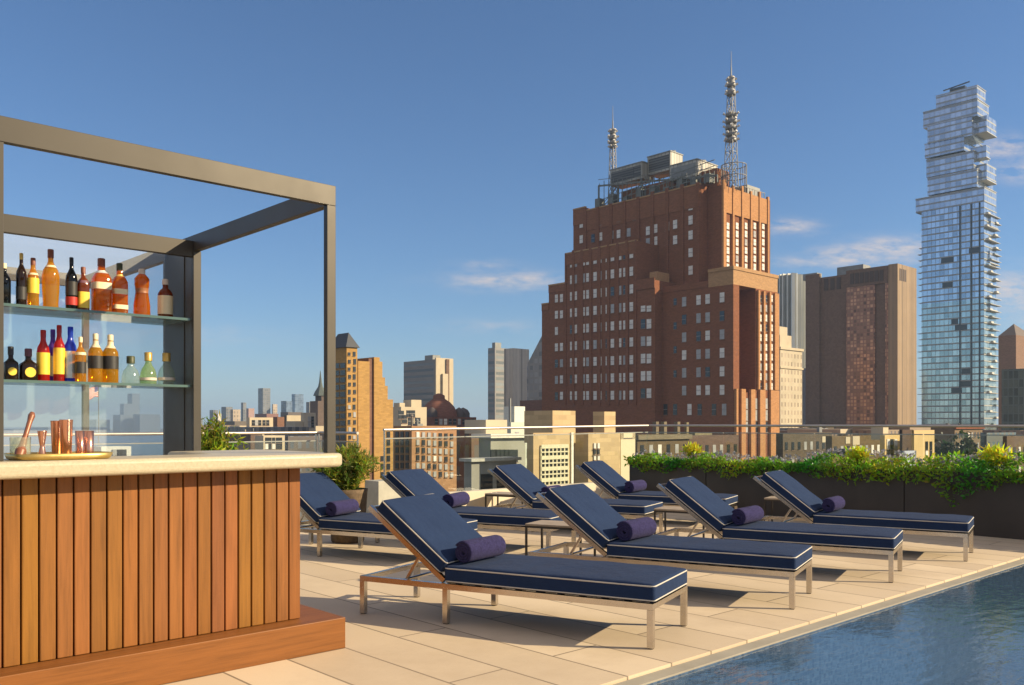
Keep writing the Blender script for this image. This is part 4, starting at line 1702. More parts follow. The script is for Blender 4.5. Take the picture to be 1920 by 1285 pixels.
for k in range(8, nf):
    z = k * fh
    if random.random() < .6:       # balconies at the far end of the shaded face
        m = MB()
        m.box(-.2, 3.5, yL + .23, yL + random.uniform(1.6, 2.6), z - .25, z + .05)
        m.build('balcony', M_SLAB, Gt.root)
    a = random.uniform(0, xR - 5)
    w = random.uniform(3, 5)
    m = MB()
    m.box(a, xR + random.choice((.13, .8, 1.6, 2.2)), -2.4, -.23, z - .25, z + .05)
    m.box(a, a + .06, -1.95, -.23, z + .051, z + 1.1, 1)
    m.box(a, a + w, -1.98, -1.92, z + .051, z + 1.1, 1)
    m.build('balcony', [M_SLAB, random.choice((M_GLASS_L, M_BALC, M_BALC))], Gt.root)
m = MB()
for k in range(8, nf):
    if random.random() < .14:
        a = random.uniform(2, yL - 9)
        m.box(-.16, -.01, a, a + random.uniform(3, 8), k * fh + .07, k * fh + fh - .3)
dp_ = m.build('dark_pane', W_DARK, Gt.root)
dp_['kind'] = 'stuff'
m = MB()
for yy in (yL * .18, yL * .36, yL * .055):
    m.box(-.3, -.225, yy, yy + .9, 40, zlow)
m.build('dark_fin', W_DARK, Gt.root)
BL_ = [(1755, 1832, 1848, 160, 184), (1731, 1833, 1854, 185, 217), (1739, 1823, 1846, 217, 254), (1734, 1808, 1848, 254, 282), (1737, 1826, 1855, 282, 316), (1739, 1832, 1862, 316, 350), (1717, 1846, 1868, 350, 378)]
M_BLOCKS = facade('pale_curtain_wall', (.28, .31, .34), (.46, .56, .68), 3.2, 3.9, .10, (.60, .68, .77), rough=.1, metal=.7, gapz=.5)
for (pl, pc, pr, yt_, yb) in BL_:
    yc = Gt.y_at(pc, 0)
    m = MB()
    zt_, zb_ = Gt.z_at(yt_, 0, yc), Gt.z_at(yb, 0, yc) + .02
    m.box(-.3, Gt.x_at(pr, yc), yc, Gt.y_at(pl, -.3), zb_, zt_ - .3, 0)
    m.box(-.6, Gt.x_at(pr, yc) + .3, yc - .3, Gt.y_at(pl, -.3) + .3, zt_ - .298, zt_ - .02, 1)
    m.build('stacked_block', [M_BLOCKS, M_SLAB], Gt.root)
for (pl, pc, pr, yt_, yb, xo) in ((1836, 1850, 1868, 216, 246, 5), (1836, 1849, 1856, 272, 294, 4), (1836, 1850, 1868, 306, 336, 5), (1852, 1858, 1871, 400, 424, 8), (1850, 1856, 1873, 470, 492, 7), (1852, 1857, 1870, 560, 580, 8)):
    yc = Gt.y_at(pc, xo)
    m = MB()
    zt_, zb_ = Gt.z_at(yt_, xo, yc), Gt.z_at(yb, xo, yc)
    m.box(xo, Gt.x_at(pr, yc), yc, yc + 9, zb_, zt_)
    m.box(xo - .3, Gt.x_at(pr, yc) + .3, yc - .3, yc + 9, zb_ - .4, zb_ - .003, 1)
    m.build('stacked_block', [M_BLOCKS, M_SLAB], Gt.root)
m = MB()
yc = Gt.y_at(1800, 3)
z = Gt.z_at(160, 3, yc)
m.bar((3, yc + 10, z - .8), (5, yc - 5, z + 1.4), .8, .6)
m.box(2.5, 6, yc - 3, yc + 6, z - 3, z - 1)
m.build('roof_crane', W_DARK, Gt.root)


# ---- simpler buildings
def block(name, label, cat, pxc, d, pxl, pxr, ytop, wall, extra=None, L=None, W=None, group=None, parapet=.9, roofm=None, yaw=0.0, flush=True):
    autowin = name in ('olive_brick_row', 'brown_lowrise', 'grey_brown_row', 'brown_workshop', 'brown_back_block', 'brown_edge_block', 'brown_lowrise_block', 'white_bulkhead_building')
    b = City(name, label, cat, pxc, d, group, yaw)
    b.L = b.y_at(pxl) if pxl is not None else (L or 14)
    b.W = b.x_at(pxr) if pxr is not None else (W or 14)
    b.H = b.z_at(ytop)
    m = MB()
    m.box(0, b.W, 0, b.L, 0, b.H - parapet)
    t = .35
    if parapet:
        for q in ((0, b.W, 0, t), (0, b.W, b.L - t, b.L), (0, t, t, b.L - t), (b.W - t, b.W, t, b.L - t)):
            m.box(q[0], q[1], q[2], q[3], b.H - parapet, b.H, 0)
    b.wall = m.build('wall', [wall] if not isinstance(wall, list) else wall, b.root)
    if roofm is not False:
        m = MB()
        m.box(t + .01, b.W - t - .01, t + .01, b.L - t - .01, b.H - parapet + .004, b.H - parapet + .10)
        m.build('roof', roofm or M_ROOF, b.root)
    if ytop > 798 and d < 300 and parapet and b.W > 3.5 and b.L > 3.5:
        for k in range(random.randint(3, 5)):
            xx, yy = random.uniform(.8, b.W - 1.4), random.uniform(.8, min(b.L, 9) - 1.2)
            h = random.uniform(.5, 1.9)
            m = MB()
            if random.random() < .5:
                m.box(xx, xx + random.uniform(.4, 1.3), yy, yy + random.uniform(.4, 1.0), b.H - parapet + .101, b.H - parapet + h)
            else:
                m.tube((xx, yy, b.H - parapet + .101), (xx, yy, b.H - parapet + h + .6), .14, n=8)
                m.tube((xx, yy, b.H - parapet + h + .61), (xx, yy, b.H - parapet + h + .85), .26, .10, n=8)
            m.build('roof_vent', random.choice((M_GREYMETAL, M_ROOF, M_CREAMP)), b.root)
    if autowin:
        nx = int(b.W / 2.3)
        for i in range(nx):
            for r in range(3):
                z = b.H - 2.6 - r * 3.2
                xm = (i + .5) * b.W / nx
                b.wins.append((b.d, (xm - .5, xm + .5, -.05, .05, z - .8, z + .8), rw(.15, .35)))
    if extra:
        extra(b)
    if b.wins and flush:
        b.flush(WMATS)
    return b


def part(b, name, boxes, mats, bevel=0):
    m = MB()
    for q in boxes:
        m.box(*q[:6], q[6] if len(q) > 6 else 0)
    return m.build(name, mats, b.root, bevel=bevel)


# silver rippled tower behind, left of the brown slab
rt = City('rippled_tower', 'silver tower with a rippled metal skin rising behind the brick tower', 'tower', 1486, 760)
m = MB()
Hr = rt.z_at(512)
wv = []
nL = rt.y_at(1440)
nW = rt.x_at(1509)
for k in range(33):
    wv.append((-2.6 * math.sin(k * 1.25) - 1.2 * math.sin(k * .37), nL * (1 - k / 32)))
for k in range(1, 29):
    wv.append((nW * k / 28, -2.4 * math.sin(k * 1.5 + 1) - .8 * math.sin(k * .5)))
wv += [(nW, nL)]
m.prism(wv, 0, Hr)
m.build('wall', mat('rippled_steel', (.50, .50, .46), .35, .35, var=.08, scale=.05), rt.root)

M_CREAMST = facade('cream_stone', (.46, .40, .29), (.30, .24, .18), 3.0, 3.9, .95, rough=.4)
M_CREAMP = mat('cream_stone_plain', (.48, .41, .29), .8, var=.08, scale=.2)


def deco(b):
    part(b, 'cornice', [(-.6, b.W + .6, -.6, b.L + .6, b.H + .01, b.H + 1.2), (-.5, b.W + .5, -.5, b.L, b.H - 9, b.H - 8.2)], M_CREAMP)
    part(b, 'stepped_top', [(0.5, b.W * .55, .5, b.L * .8, b.H + 1.21, b.H + 7), (1, b.W * .4, 1, b.L * .6, b.H + 7.01, b.H + 11)], M_CREAMP)


block('stone_tower', 'slim cream stone tower with a stepped top beside the brick tower', 'tower', 1463, 420, 1450, 1504, 655, M_CREAMST, deco)
b = block('narrow_building', 'narrow grey purple building in the gap before the brown slab', 'building', 1500, 560, 1494, 1516, 690, mat('grey_purple', (.17, .15, .16), .8))
b = block('gabled_building', 'brown building with a peaked top at the picture edge behind glass', 'building', 1905, 470, 1872, 1945, 628, brickmat('brown_gable', (.24, .15, .105)), L=None)
m = MB()
m.add([(0, 0, b.H), (0, b.L, b.H), (b.W, b.L, b.H), (b.W, 0, b.H), (b.W * .3, b.L * .5, b.H + 7)], [(0, 1, 4), (1, 2, 4), (2, 3, 4), (3, 0, 4)])
m.build('peaked_roof', mat('brown_roof', (.12, .09, .075), .8), b.root)
block('green_glass_block', 'low dark green glass office block at the foot of the glass tower', 'building', 1950, 400, 1878, 1975, 690, facade('green_glass', (.10, .13, .12), (.05, .10, .10), 2.2, 4.0, .28, (.12, .20, .19), rough=.1, metal=.4))

# left of the brick tower
block('grey_office_tower', 'grey office tower with a pale greenish glass edge and flat top', 'tower', 928, 640, 915, 958, 652, facade('grey_office', (.25, .245, .235), (.17, .19, .19), 60, 3.9, .9, rough=.3),
      lambda b: part(b, 'roof_plant', [(2, b.W * .5, 2, b.L * .7, b.H - .4, b.H + 4)], M_GREYMETAL))
block('beige_tower', 'beige tower with fine vertical ribs beside the grey office tower', 'tower', 962, 600, 945, 992, 653, facade('beige_ribs', (.42, .37, .30), (.32, .28, .225), 3.2, 500, .8, rough=.7))
sg = City('sloping_grey_building', 'grey slab building with a diagonal sloping end against the brick tower', 'building', 1018, 470)
sl_ = sg.y_at(988)
m = MB()
hA, hB_, hC_ = sg.z_at(748), sg.z_at(690, 0, sl_), sg.z_at(626)
vs = [(0, 0, 0), (0, sl_, 0), (0, sl_, hB_), (0, sl_ * .92, hB_ + 3), (0, 0, hC_)]
vs2 = [(14, y, z) for x, y, z in vs]
n = len(vs)
m.add(vs + vs2, [tuple(range(n)), tuple(range(n, 2 * n))] + [(k, (k + 1) % n, n + (k + 1) % n, n + k) for k in range(n)])
m.build('wall', facade('grey_slab', (.245, .235, .215), (.19, .185, .175), 3.5, 3.6, .6, rough=.4), sg.root)
block('brown_podium', 'low dark brown block at the foot of the brick tower', 'building', 1024, 400, 975, 1030, 750, brickmat('podium_brown', (.17, .09, .065)))


def gt(b):
    zz = b.H
    x1, x2_ = b.W * .32, b.W * .62
    part(b, 'sunlit_wing', [(b.W * .01 + .05, b.W - .1, -1.2, -.003, zz * .62, zz + 1.0), (x1, x2_, -2.6, -1.21, zz * .5, zz - 9), (b.W * .55, b.W * .72, -2.0, -1.21, zz * .3, zz + .4, 1)], [M_CREAMP, M_BROWN])
    part(b, 'roof_plant', [(1, b.W * .5, b.L * .1, b.L * .35, b.H, b.H + 3)], M_GREYMETAL)


block('grey_banded_tower', 'wide grey tower with dark horizontal window bands and a stepped sunlit end', 'tower', 815, 560, 757, 848, 674, facade('grey_bands', (.20, .195, .19), (.10, .105, .11), 200, 3.8, 1.15, rough=.3), gt)


# sunlit yellow brick apartment tower
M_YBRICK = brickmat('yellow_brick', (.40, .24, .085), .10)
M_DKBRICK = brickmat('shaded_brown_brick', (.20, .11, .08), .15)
M_SLATE = mat('slate_roof', (.05, .055, .065), .7)


def ytower(b):
    z1 = b.H
    m = MB()
    m.add([(-.4, -.4, z1), (b.W + .4, -.4, z1), (b.W + .4, b.L + .4, z1), (-.4, b.L + .4, z1), (1.3, 1.3, z1 + 3.2), (b.W - 1.3, 1.3, z1 + 3.2), (b.W - 1.3, b.L - 1.3, z1 + 3.2), (1.3, b.L - 1.3, z1 + 3.2)],
          [(0, 1, 5, 4), (1, 2, 6, 5), (2, 3, 7, 6), (3, 0, 4, 7), (4, 5, 6, 7), (3, 2, 1, 0)])
    m.build('hipped_roof', M_SLATE, b.root)
    for r in range(15):
        for px in (655, 664.5):
            b.win_front(0, px + random.uniform(-.8, .8), 664 + r * 14.2, .62, random.uniform(.6, 1.1), 2 if random.random() < .8 else 1)
    for r in range(17):
        for px in (632, 643):
            b.win_left(0, px, 686 + r * 13.5 - (px - 632) * .05, 1.9, 1.0, 2)


b = block('yellow_brick_tower', 'sunlit yellow brick apartment tower with a dark hipped roof', 'tower', 650, 185, 618, 670, 651, [M_YBRICK], ytower, parapet=0, roofm=False)
wing = City('yellow_brick_slab', 'blank sunlit yellow brick slab with a deep dark vertical slot', 'building', 671.5, 188)
xs0, xs1, xs2 = wing.x_at(693), wing.x_at(701.5), wing.x_at(737)
m = MB()
m.box(0, xs0, 0, 12, 0, wing.z_at(677))
zr = [wing.z_at(p) for p in (668, 676, 706, 722, 748, 772)]
xr_ = [wing.x_at(p) for p in (701.5, 712, 717, 722, 727, 737)]
for a in range(5):
    m.box(xr_[a], xr_[a + 1], 0, 12, 0, zr[a] if a else zr[0])
m.box(xs0 - .01, xs1 + .01, 6.5, 11.9, 0, wing.z_at(672))
m.build('wall', [M_YBRICK], wing.root)
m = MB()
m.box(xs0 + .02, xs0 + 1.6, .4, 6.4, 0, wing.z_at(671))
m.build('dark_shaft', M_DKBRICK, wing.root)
for r in range(7):
    wing.win_front(0, 728, 815 + r * 15, .9, 1.3, 2)
    if r > 2:
        wing.win_front(0, 716, 815 + r * 15, .7, 1.1, 2)
wing.flush(WMATS)

# cream house with dark dormers, domed brick building, etc.
def cream_house(b):
    for px in (765, 769.5, 775):
        for py in (776,):
            b.win_front(0, px, py, 1.2, 2.0, 2)
    for px, py in ((752, 778), (758, 786), (770, 790), (783, 791)):
        b.win_front(0, px, py, 2.0, 2.4, 2)
    part(b, 'parapet_tower', [(b.W * .55, b.W * .95, 2, 6, b.H - .8, b.H + 2.2), (b.W * .1, b.W * .3, 2, 5, b.H - .8, b.H + 1.2)], M_CREAMP)


block('cream_building', 'pale cream building with dark windows below the grey banded tower', 'building', 752, 260, 736, 800, 763, M_CREAMP, cream_house)
dm = City('domed_brick_building', 'dark red brick building with a domed roof and side dormers', 'building', 812, 300)
m = MB()
xw, yl_ = dm.x_at(893), dm.y_at(792)
H0 = dm.z_at(782)
m.box(0, xw, 0, yl_ + 6, 0, H0)
m.build('wall', brickmat('dark_red_brick', (.165, .075, .055)), dm.root)
m = MB()
cxm = xw * .42
m.lathe([(6.6, H0), (6.5, H0 + 1.2), (5.4, H0 + 3.6), (3.9, H0 + 5.2), (2.1, H0 + 6.4), (2.0, H0 + 7.6), (.6, H0 + 8.3)], 20, 0, cxm, 7)
m.build('dome', brickmat('dome_brick', (.19, .085, .06)), dm.root)
m = MB()
for (cxx, cyy, rr) in ((xw * .86, 4, 2.4), (xw * .72, 3, 2.0), (xw * .14, 4, 2.0)):
    m.lathe([(rr, H0), (rr, H0 + 1.4), (rr * .7, H0 + 2.6), (.2, H0 + 3.4)], 14, 0, cxx, cyy)
m.build('dormer_cap', mat('dormer_slate', (.07, .055, .055), .7), dm.root)
for k in range(9):
    dm.win_front(0, 818 + k * 8.6, 791, 1.3, 2.0, rw(.15, .3))
dm.flush(WMATS)


def tanb(b):
    for r in range(6):
        for c in range(7):
            b.win_front(0, 783 + c * 10.6, 815 + r * 14.5 + (c * .55), .50, .72, rw(.05, .45))
    for r in range(6):
        for c in range(3):
            b.win_left(0, 745 + c * 9.5, 815 + r * 14.5, .7, .75, 2)


block('tan_brick_block', 'tan brick walk-up block behind the shaded lounger and glass railing', 'building', 772, 120, 738, 856, 799, [brickmat('tan_brick', (.36, .21, .115))], tanb)
block('dark_brick_block', 'dark brown brick block beside the tan brick walk-up', 'building', 884, 128, 853, 905, 800, facade('dark_brick_windows', (.14, .085, .06), (.05, .045, .045), 2.1, 3.2, .55, (.16, .14, .12), rough=.2))

M_GREYGRN = mat('grey_green_wall', (.30, .30, .25), .8, var=.12, scale=.3)


def lowgrey(b):
    part(b, 'white_eave', [(-.5, b.W + .5, -.6, 3, b.H + .02, b.H + .5)], mat('white_eaves', (.66, .64, .54), .7))
    part(b, 'roof_shed', [(1, 4.5, 2, 6, b.H + .51, b.H + 2.2)], M_CREAMP)
    for c in range(6):
        b.win_front(0, 925 + c * 8, 855, .9, 1.5, 2)


block('grey_green_lowrise', 'grey green low building with white eaves under the railing', 'building', 920, 105, 898, 985, 822, [M_GREYGRN], lowgrey)


def shed(b):
    part(b, 'doorway', [(b.W * .2, b.W * .45, -.06, -.003, b.H - 3.2, b.H - .9), (b.W * .55, b.W * .85, -.06, -.003, b.H - 3.2, b.H - .9)], W_DARK)
    part(b, 'roof_slab', [(-.25, b.W + .25, -.3, b.L + .25, b.H + .003, b.H + .22)], mat('pale_grey', (.42, .42, .38), .8))


block('grey_roof_shed', 'flat roofed grey shed with dark openings just beyond the parapet', 'building', 884, 62, 870, 968, 866, [mat('shed_grey', (.27, .265, .235), .8, var=.12, scale=.5)], shed)


def whitebulk(b):
    part(b, 'roof_box', [(b.W * .3, b.W * .75, 1, 4, b.H - .8, b.H + 3.0), (b.W * .8, b.W * .98, 1, 3, b.H - .8, b.H + 1.2)], mat('white_metal_box', (.62, .64, .56), .6))
    part(b, 'vent_pipe', [(b.W * .12, b.W * .16, 1, 1.4, b.H - .8, b.H + 4.5)], M_GREYMETAL)


block('white_bulkhead_building', 'low building with whitish green rooftop boxes beside the cream chimneys', 'building', 958, 165, 940, 1002, 792, [mat('mint_wall', (.52, .56, .46), .7)], whitebulk)

M_CBLOCK = brickmat('cream_brick', (.50, .375, .215), .06)


def cream_a(b):
    # tall grid window and chimney block
    x0_, x1_ = b.x_at(1013), b.x_at(1064)
    zA_, zB_ = b.z_at(912), b.z_at(838)
    m = MB()
    m.box(x0_, x1_, -.02, -.004, zA_, zB_)
    g = m.build('grid_window', W_DARK, b.root)
    m = MB()
    for k in range(8):
        xx = x0_ + (x1_ - x0_) * k / 7
        m.box(xx - .05, xx + .05, -.10, -.022, zA_, zB_)
    for k in range(8):
        zz = zA_ + (zB_ - zA_) * k / 7
        m.box(x0_, x1_, -.13, -.101, zz - (.14 if k % 2 else .05), zz + (.14 if k % 2 else .05))
    m.build('window_bars', mat('cream_bars', (.60, .56, .38), .6), g)
    c0, c1 = b.x_at(1036, 1.2), b.x_at(1079, 1.2)
    part(b, 'bulkhead', [(c0, c1, 1.2, 4.2, b.H - .8, b.z_at(770, c0, 1.2))], M_CBLOCK)
    part(b, 'white_flashing', [(b.W - .25, b.W - .02, -.1, -.003, 20, b.H)], mat('white_trim', (.70, .68, .58), .6))


block('cream_brick_building', 'cream brick building with a tall gridded window and roof bulkhead', 'building', 1000, 62, 988, 1074, 812, [M_CBLOCK], cream_a)


def cream_b(b):
    c0, c1 = b.x_at(1133, 1.2), b.x_at(1154, 1.2)
    part(b, 'chimney', [(c0, c1, 1.2, 2.4, b.H - .8, b.z_at(772, c0, 1.2))], M_CBLOCK)
    part(b, 'water_pipe', [(b.x_at(1150, 2), b.x_at(1153, 2), 2.5, 2.6, b.H - .8, b.H + 1.4)], M_GREYMETAL)
    for r in range(6):
        for px in (1114, 1121):
            b.win_front(0, px, 836 + r * 11, .22, .40, 2 if r % 2 else 0)


block('cream_brick_annex', 'cream brick building with a single chimney and a narrow window strip', 'building', 1103, 68, 1077, 1163, 812, [M_CBLOCK], cream_b)
block('pale_end_wall', 'bright pale rendered end wall standing next to the hedge', 'building', 1164, 71, 1158, 1191, 812, [mat('pale_yellow_render', (.66, .56, .38), .8, var=.05, scale=.4)], parapet=.5)


# low blocks seen through the glass behind the hedge
def wl(cols, rows, w, h, p, q):
    def f(b):
        for px in cols:
            for py in rows:
                b.win_front(0, px, py, w, h, rw(p, q))
    return f


block('olive_brick_row', 'long olive brown low-rise with a dark cornice below the brick tower', 'building', 1195, 150, 1188, 1292, 815, [brickmat('olive_brick', (0.132, 0.096, 0.056))],
      lambda b: part(b, 'cornice', [(-.3, b.W + .3, -.5, -.003, b.H - .9, b.H - .1)] + [(b.x_at(p) - .4, b.x_at(p) + .4, 2, 2.8, b.H - .8, b.H + 2.2) for p in (1250, 1265, 1290)], brickmat('olive_trim', (0.198, 0.165, 0.112))))
block('brown_lowrise', 'purplish brown low-rise behind the yellow tuft in the hedge', 'building', 1290, 160, 1276, 1385, 817, [brickmat('purple_brick', (0.132, 0.086, 0.066))],
      lambda b: part(b, 'stair_bulkhead', [(b.x_at(1320), b.x_at(1352), 2, 7, b.H - .8, b.H + .5), (b.x_at(1296), b.x_at(1300), 1, 1.5, b.H - .8, b.H + 2.4)], brickmat('olive_light', (0.218, 0.185, 0.112))))
block('grey_brown_row', 'grey brown row of roofs between the brick tower and the slab', 'building', 1468, 170, 1455, 1560, 812, [brickmat('grey_brown', (0.112, 0.089, 0.066))],
      lambda b: (part(b, 'roof_vent', [(b.x_at(1545), b.x_at(1550), 1, 1.6, b.H - .8, b.H + 1.6)], M_GREYMETAL), part(b, 'white_sign_board', [(b.x_at(1541), b.x_at(1552), -.1, -.004, b.z_at(832), b.z_at(820))], M_CREAMP)))
block('brown_workshop', 'brown workshop with a bright patch of upper wall and green trim', 'building', 1560, 155, 1548, 1652, 818, [brickmat('workshop_brick', (0.139, 0.099, 0.056))],
      lambda b: (part(b, 'white_patch', [(b.x_at(1585), b.x_at(1593), -.1, -.004, b.z_at(833), b.z_at(820)), (b.x_at(1598), b.x_at(1611), -.1, -.004, b.z_at(836), b.z_at(819))], M_CREAMP),
                 part(b, 'awning', [(b.x_at(1572), b.x_at(1620), -1.2, -.003, b.z_at(847), b.z_at(842))], mat('awning_slate', (.11, .11, .14), .8))))
block('yellow_row_house', 'narrow yellow house with rows of windows behind the hedge', 'building', 1659, 140, 1650, 1687, 816, [mat('yellow_stucco', (.56, .40, .17), .8, var=.08, scale=.3)],
      lambda b: (wl((1665, 1672, 1679), (833, 845, 857), 1.0, 1.6, .1, .5)(b), part(b, 'roof_box', [(b.W * .3, b.W * .65, 1, 3, b.H - .8, b.H + 1.2)], M_CREAMP)))
block('dark_gap_building', 'dark brown narrow building between the two yellow houses', 'building', 1692, 150, 1686, 1712, 806, [brickmat('gap_brick', (.10, .07, .055))])
block('yellow_corner_house', 'taller yellow house with one blank wall, beside the dark bush', 'building', 1714, 140, 1709, 1752, 807, [mat('yellow_stucco_b', (.54, .39, .18), .8, var=.08, scale=.3)],
      lambda b: wl((1737, 1745), (836, 850), .9, 1.4, .2, .4)(b))
block('brown_back_block', 'long brown block with a red cornice in front of the glass tower', 'building', 1790, 260, 1745, 1842, 800, [brickmat('red_cornice_brick', (0.178, 0.132, 0.083))],
      lambda b: part(b, 'cornice', [(-.4, b.W + .4, -.6, -.003, b.H - .7, b.H + .1)], brickmat('red_cornice', (.24, .09, .05))))
block('teal_shaded_block', 'dark bluish block under the railing at the picture edge', 'building', 1850, 180, 1838, 1905, 812, facade('teal_shade', (.10, .11, .105), (.05, .08, .09), 2.6, 3.4, .6, (.13, .19, .21), rough=.2))
block('brown_edge_block', 'brown brick block beside the bluish one at the picture edge', 'building', 1888, 140, 1880, 1990, 818, [brickmat('edge_brick', (0.132, 0.092, 0.066))])
block('blue_tank_house', 'small pale blue rooftop hut between the yellow houses', 'building', 1692, 95, 1688, 1716, 846, [mat('pale_blue', (.38, .42, .52), .7)], L=4)


def tree(name, lab, px, d, ytop, rad, zb_, mt, n=1500):
    c = P(px, d, GZ)
    r = thing(name, lab, 'tree', c)
    ht_ = ZP(ytop, d) - GZ
    m = MB()
    m.tube((0, 0, 0), (0.3, 0, ht_ - rad), .5, .3, 8)
    for k in range(8):
        a = k * .8
        m.tube((.2, 0, ht_ - rad * 1.9 + k * .1), (rad * .7 * math.cos(a), rad * .7 * math.sin(a), ht_ - rad * .7 + rad * .3 * math.sin(k * 2.1)), .2, .06, 6)
    m.build('trunk', mat('bark', (.07, .05, .035), .9), r)
    pts = []
    cl = [(rng.normal(0, .45, 3) * rad) * np.array([1, 1, .75]) for _ in range(26)]
    for _ in range(n):
        c0 = cl[rng.integers(len(cl))]
        pts.append(c0 + rng.normal(0, .17, 3) * rad + np.array([0, 0, ht_ - rad]))
    leaves('crown', pts, .9, mt, r, aspect=.7)


tree('city_tree', 'dark rounded tree crown among rooftops in front of the glass tower', 1784, 150, 812, 4.6, 0, leafmat('tree_leaf', (.045, .065, .045)))

# ---- left: low streets behind the bar, then the far skyline
block('cream_flat_block', 'wide cream block with a row of dark windows above the far railing', 'building', 468, 420, 462, 512, 783, [M_CREAMP], lambda b: wl((475, 481, 487, 495, 502), (793,), 1.6, 2.6, 0, .1)(b))
block('cream_terrace', 'low cream terrace wall just above the far railing behind the bar', 'building', 488, 330, 470, 528, 801, [mat('cream_low', (.60, .50, .33), .8)])
block('brown_stepped_block', 'reddish brown block between two cream buildings on the far side', 'building', 520, 400, 512, 536, 782, [brickmat('red_brown', (.22, .12, .08))])
block('cream_strip_building', 'dark building with a bright cream top strip, left of the twin cream block', 'building', 538, 390, 533, 566, 779, [brickmat('dark_olive', (.15, .125, .09))],
      lambda b: part(b, 'cream_band', [(-.2, b.W + .2, -.3, -.003, b.z_at(790), b.H)], M_CREAMP))
block('cream_corner_block', 'tallest cream block right beside the metal frame post', 'building', 570, 370, 564, 592, 774, [M_CREAMP],
      lambda b: (wl((580, 586), (786, 797), 1.3, 2.2, .2, .5)(b), part(b, 'side_wing', [(-4, -.01, .5, 8, 0, b.z_at(790))], M_CREAMP)))
block('cream_window_house', 'cream house with two rows of windows seen below the far railing', 'building', 494, 230, 478, 534, 817, [M_CREAMP], lambda b: wl((500, 506, 513, 520, 526), (826, 837), .85, 1.5, .1, .2)(b))
block('dark_lowrise', 'dark low block beside the cream house below the far railing', 'building', 540, 250, 533, 604, 818, facade('dark_lowrise_wall', (.12, .105, .10), (.10, .12, .15), 2.5, 3.3, .7, (.20, .21, .24), rough=.3))
block('brown_lowrise_block', 'dark brown low block beside the leafy shrub behind the bar', 'building', 470, 260, 420, 492, 815, [brickmat('brown_low', (.14, .10, .08))])
sp = City('spired_building', 'dark building with a pointed spire partly hidden by the frame post', 'building', 596, 520)
m = MB()
m.box(0, 14, 0, 9, 0, sp.z_at(752))
m.box(3, 11, 1, 8, 0, sp.z_at(742))
m.build('wall', brickmat('dark_spire_brick', (.13, .10, .085)), sp.root)
m = MB()
zz = sp.z_at(742)
m.lathe([(4.4, zz), (3.4, zz + 2.5), (1.5, zz + 5.4), (.9, zz + 8), (.12, zz + 15)], 8, 0, 4.4, 4.5, smooth=False)
m.build('spire', mat('spire_copper', (.08, .10, .09), .6), sp.root)

M_FARA = facade('far_tower_grey', (.20, .20, .20), (.13, .15, .17), 3.2, 3.8, .6, rough=.3)
M_FARB = facade('far_tower_tan', (.44, .36, .27), (.25, .21, .17), 3.2, 3.8, .8, rough=.4)
M_FARC = facade('far_tower_blue', (.15, .19, .25), (.16, .22, .30), 3.0, 3.8, .3, rough=.15, metal=.4)
FAR = [
    ('slim blue grey high-rise tallest of the far skyline behind the bar', 493, 1500, 484, 507, 728, M_FARA),
    ('broad blue glass high-rise on the far skyline near the frame post', 553, 1600, 547, 569, 739, M_FARC),
    ('darker blue high-rise just left of the broad glass one', 537, 1500, 527, 548, 752, M_FARC),
    ('grey high-rise with a white neighbour at the shrub end of the skyline', 400, 1300, 393, 409, 769, M_FARA),
    ('dark grey tower standing behind the tan tower on the far skyline', 424, 1200, 415, 436, 763, M_FARA),
    ('tan sunlit tower between two grey towers on the far skyline', 437, 900, 432, 451, 768, M_FARB),
    ('narrow dark needle tower right of the tan tower', 456, 1300, 452, 462, 755, M_FARA),
    ('small pinkish tower between the needle tower and the tallest one', 466, 1100, 462, 477, 766, mat('far_pink', (.36, .24, .21), .8)),
    ('short tan tower with a dark cap right of the tallest high-rise', 512, 1250, 510, 520, 758, M_FARB),
    ('reddish low block under the tallest far high-rise', 500, 850, 478, 522, 776, mat('far_red', (.24, .13, .11), .85)),
    ('dark block behind the cream roofs near the frame post', 540, 800, 526, 566, 773, mat('far_dark', (.13, .11, .10), .85)),
    ('grey block stepping up to the spire beside the frame post', 580, 900, 574, 600, 754, M_FARA),
    ('pale white sliver building beside the first grey high-rise', 409, 1000, 405, 415, 776, mat('far_white', (.60, .55, .48), .8)),
    ('faint low block beside the shelf panel on the far skyline', 372, 1500, 366, 380, 784, M_FARA),
    ('dark rooftops block below the tan far tower', 440, 700, 410, 470, 790, mat('far_roofs', (.15, .125, .10), .85)),
]
for (lab, pc, d, pl, pr, yt_, mt) in FAR:
    block('far_tower', lab, 'tower', pc, d, pl, pr, yt_, mt, group='far towers on the skyline behind the bar', parapet=0, roofm=False)
# across the river
M_JER = facade('river_tower_glass', (.16, .19, .23), (.18, .23, .29), 4, 4, .5, rough=.2, metal=.3)
JER = [
    ('tallest tower across the river, seen through the glass shelves', 248, 4500, 239, 262, 738, [(0, 0)]),
    ('stepped shoulder block beside the tallest tower across the river', 232, 4450, 225, 250, 757, []),
    ('wide lower block across the river at the foot of the tall tower', 226, 4350, 212, 262, 778, []),
    ('long lower block across the river beside the side panel', 262, 4300, 250, 300, 777, []),
    ('separate square block across the river by the flagpole', 180, 4350, 163, 206, 787, []),
    ('low far block across the river behind the copper tins', 90, 4700, 55, 140, 801, []),
    ('lower far block across the river behind the mixing glass', 25, 4800, -10, 50, 805, []),
]
for (lab, pc, d, pl, pr, yt_, _) in JER:
    block('riverside_tower', lab, 'tower', pc, d, pl, pr, yt_, M_JER, group='towers across the river', parapet=0, roofm=False)

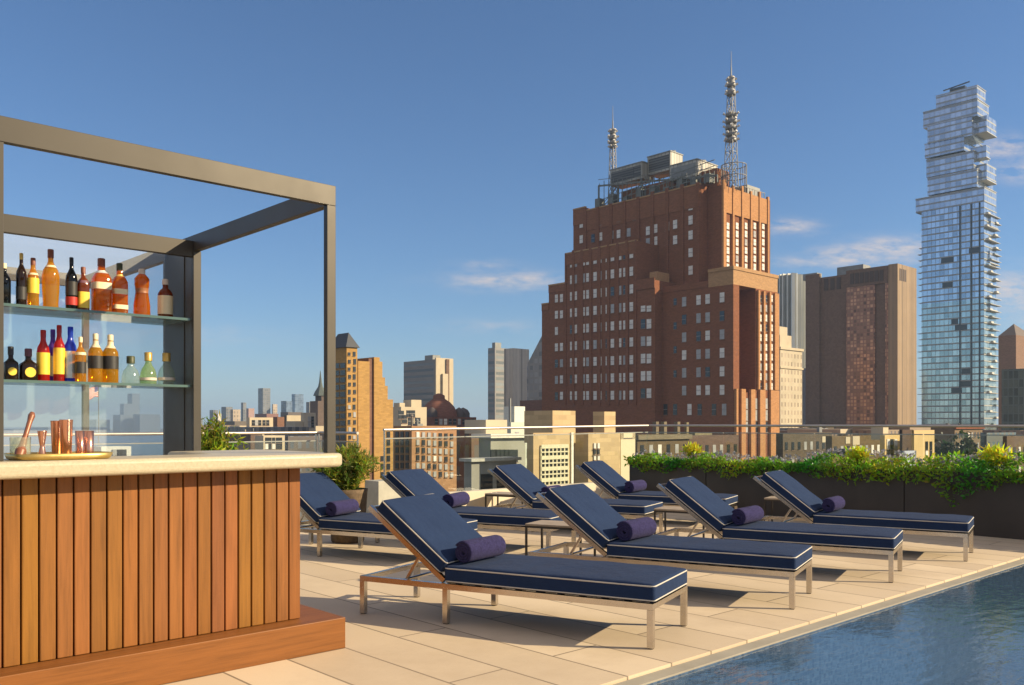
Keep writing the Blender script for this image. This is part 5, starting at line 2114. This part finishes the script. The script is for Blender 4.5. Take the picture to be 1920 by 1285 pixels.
# white roofed building and flag seen through the shelves
block('white_roof_house', 'white flat roofed penthouse seen between the shelves and bar top', 'building', 190, 75, 176, 246, 838, [mat('white_render', (.66, .66, .62), .7)],
      lambda b: wl((216, 224, 231), (849,), .5, .55, 0, .3)(b))
fl = City('flag_on_pole', 'faded red and white striped flag on a thin roof pole', 'flag', 185, 120)
zt_ = fl.z_at(722)
m = MB()
m.tube((0, 0, 0), (0, 0, zt_), .09, .05, 8)
m.build('pole', M_GREYMETAL, fl.root)
m = MB()
nx_, nz_ = 14, 13
wd, hg = 2.0, 1.45
for j in range(nz_):
    for i in range(nx_):
        def q(i, j):
            u = i / nx_
            xx = -.06 - wd * u * .72
            yy = -wd * u * .5 + .16 * math.sin(u * 8) * u
            zz = zt_ - .1 - hg * j / nz_ - .55 * u * u + .06 * math.sin(u * 9 + j * .3)
            return (xx, yy, zz)
        k = 0 if j % 2 == 0 else 1
        if j < 7 and i < 6:
            k = 2
        a, b_, c, d_ = q(i, j), q(i + 1, j), q(i + 1, j + 1), q(i, j + 1)
        m.add([a, b_, c, d_], [(0, 1, 2, 3)], k)
m.build('flag_cloth', [mat('flag_red', (.48, .10, .10), .8), mat('flag_white', (.62, .58, .56), .8), mat('flag_blue', (.10, .10, .24), .8)], fl.root, recalc=False)

# countless far roofs that read as one mass
m = MB()
facs = [facade('infill_tan', (.28, .21, .14), (.12, .10, .09), 3.0, 3.5, .9), facade('infill_brown', (.18, .12, .09), (.09, .08, .075), 2.8, 3.4, .8), facade('infill_grey', (.20, .19, .175), (.10, .11, .12), 3.0, 3.6, .7), M_CREAMP]
k = 0
while k < 900:
    d = math.exp(random.uniform(math.log(320), math.log(3800)))
    px = random.uniform(330, 2050)
    if px < 420 and d > 900: continue
    top = HZ + random.uniform(1.5, 40 * 320 / d + 3)
    z1 = ZP(top, d)
    if z1 < GZ + 8: z1 = GZ + random.uniform(9, 24)
    p = P(px, d)
    rel = p - Vector((PC.x, PC.y, 0))
    w, l = random.uniform(10, 34), random.uniform(10, 30)
    a, b2 = rel.x * U1.x + rel.y * U1.y, rel.x * U2.x + rel.y * U2.y
    m.box(a, a + w, b2, b2 + l, 0, z1 - GZ, random.choice((0, 0, 1, 1, 2, 3)))
    k += 1
o = m.build('distant_rooftops', facs, None, (PC.x, PC.y, GZ), TH)
tag(o, 'mass of far low roofs spreading to the horizon', 'rooftops', kind='stuff')
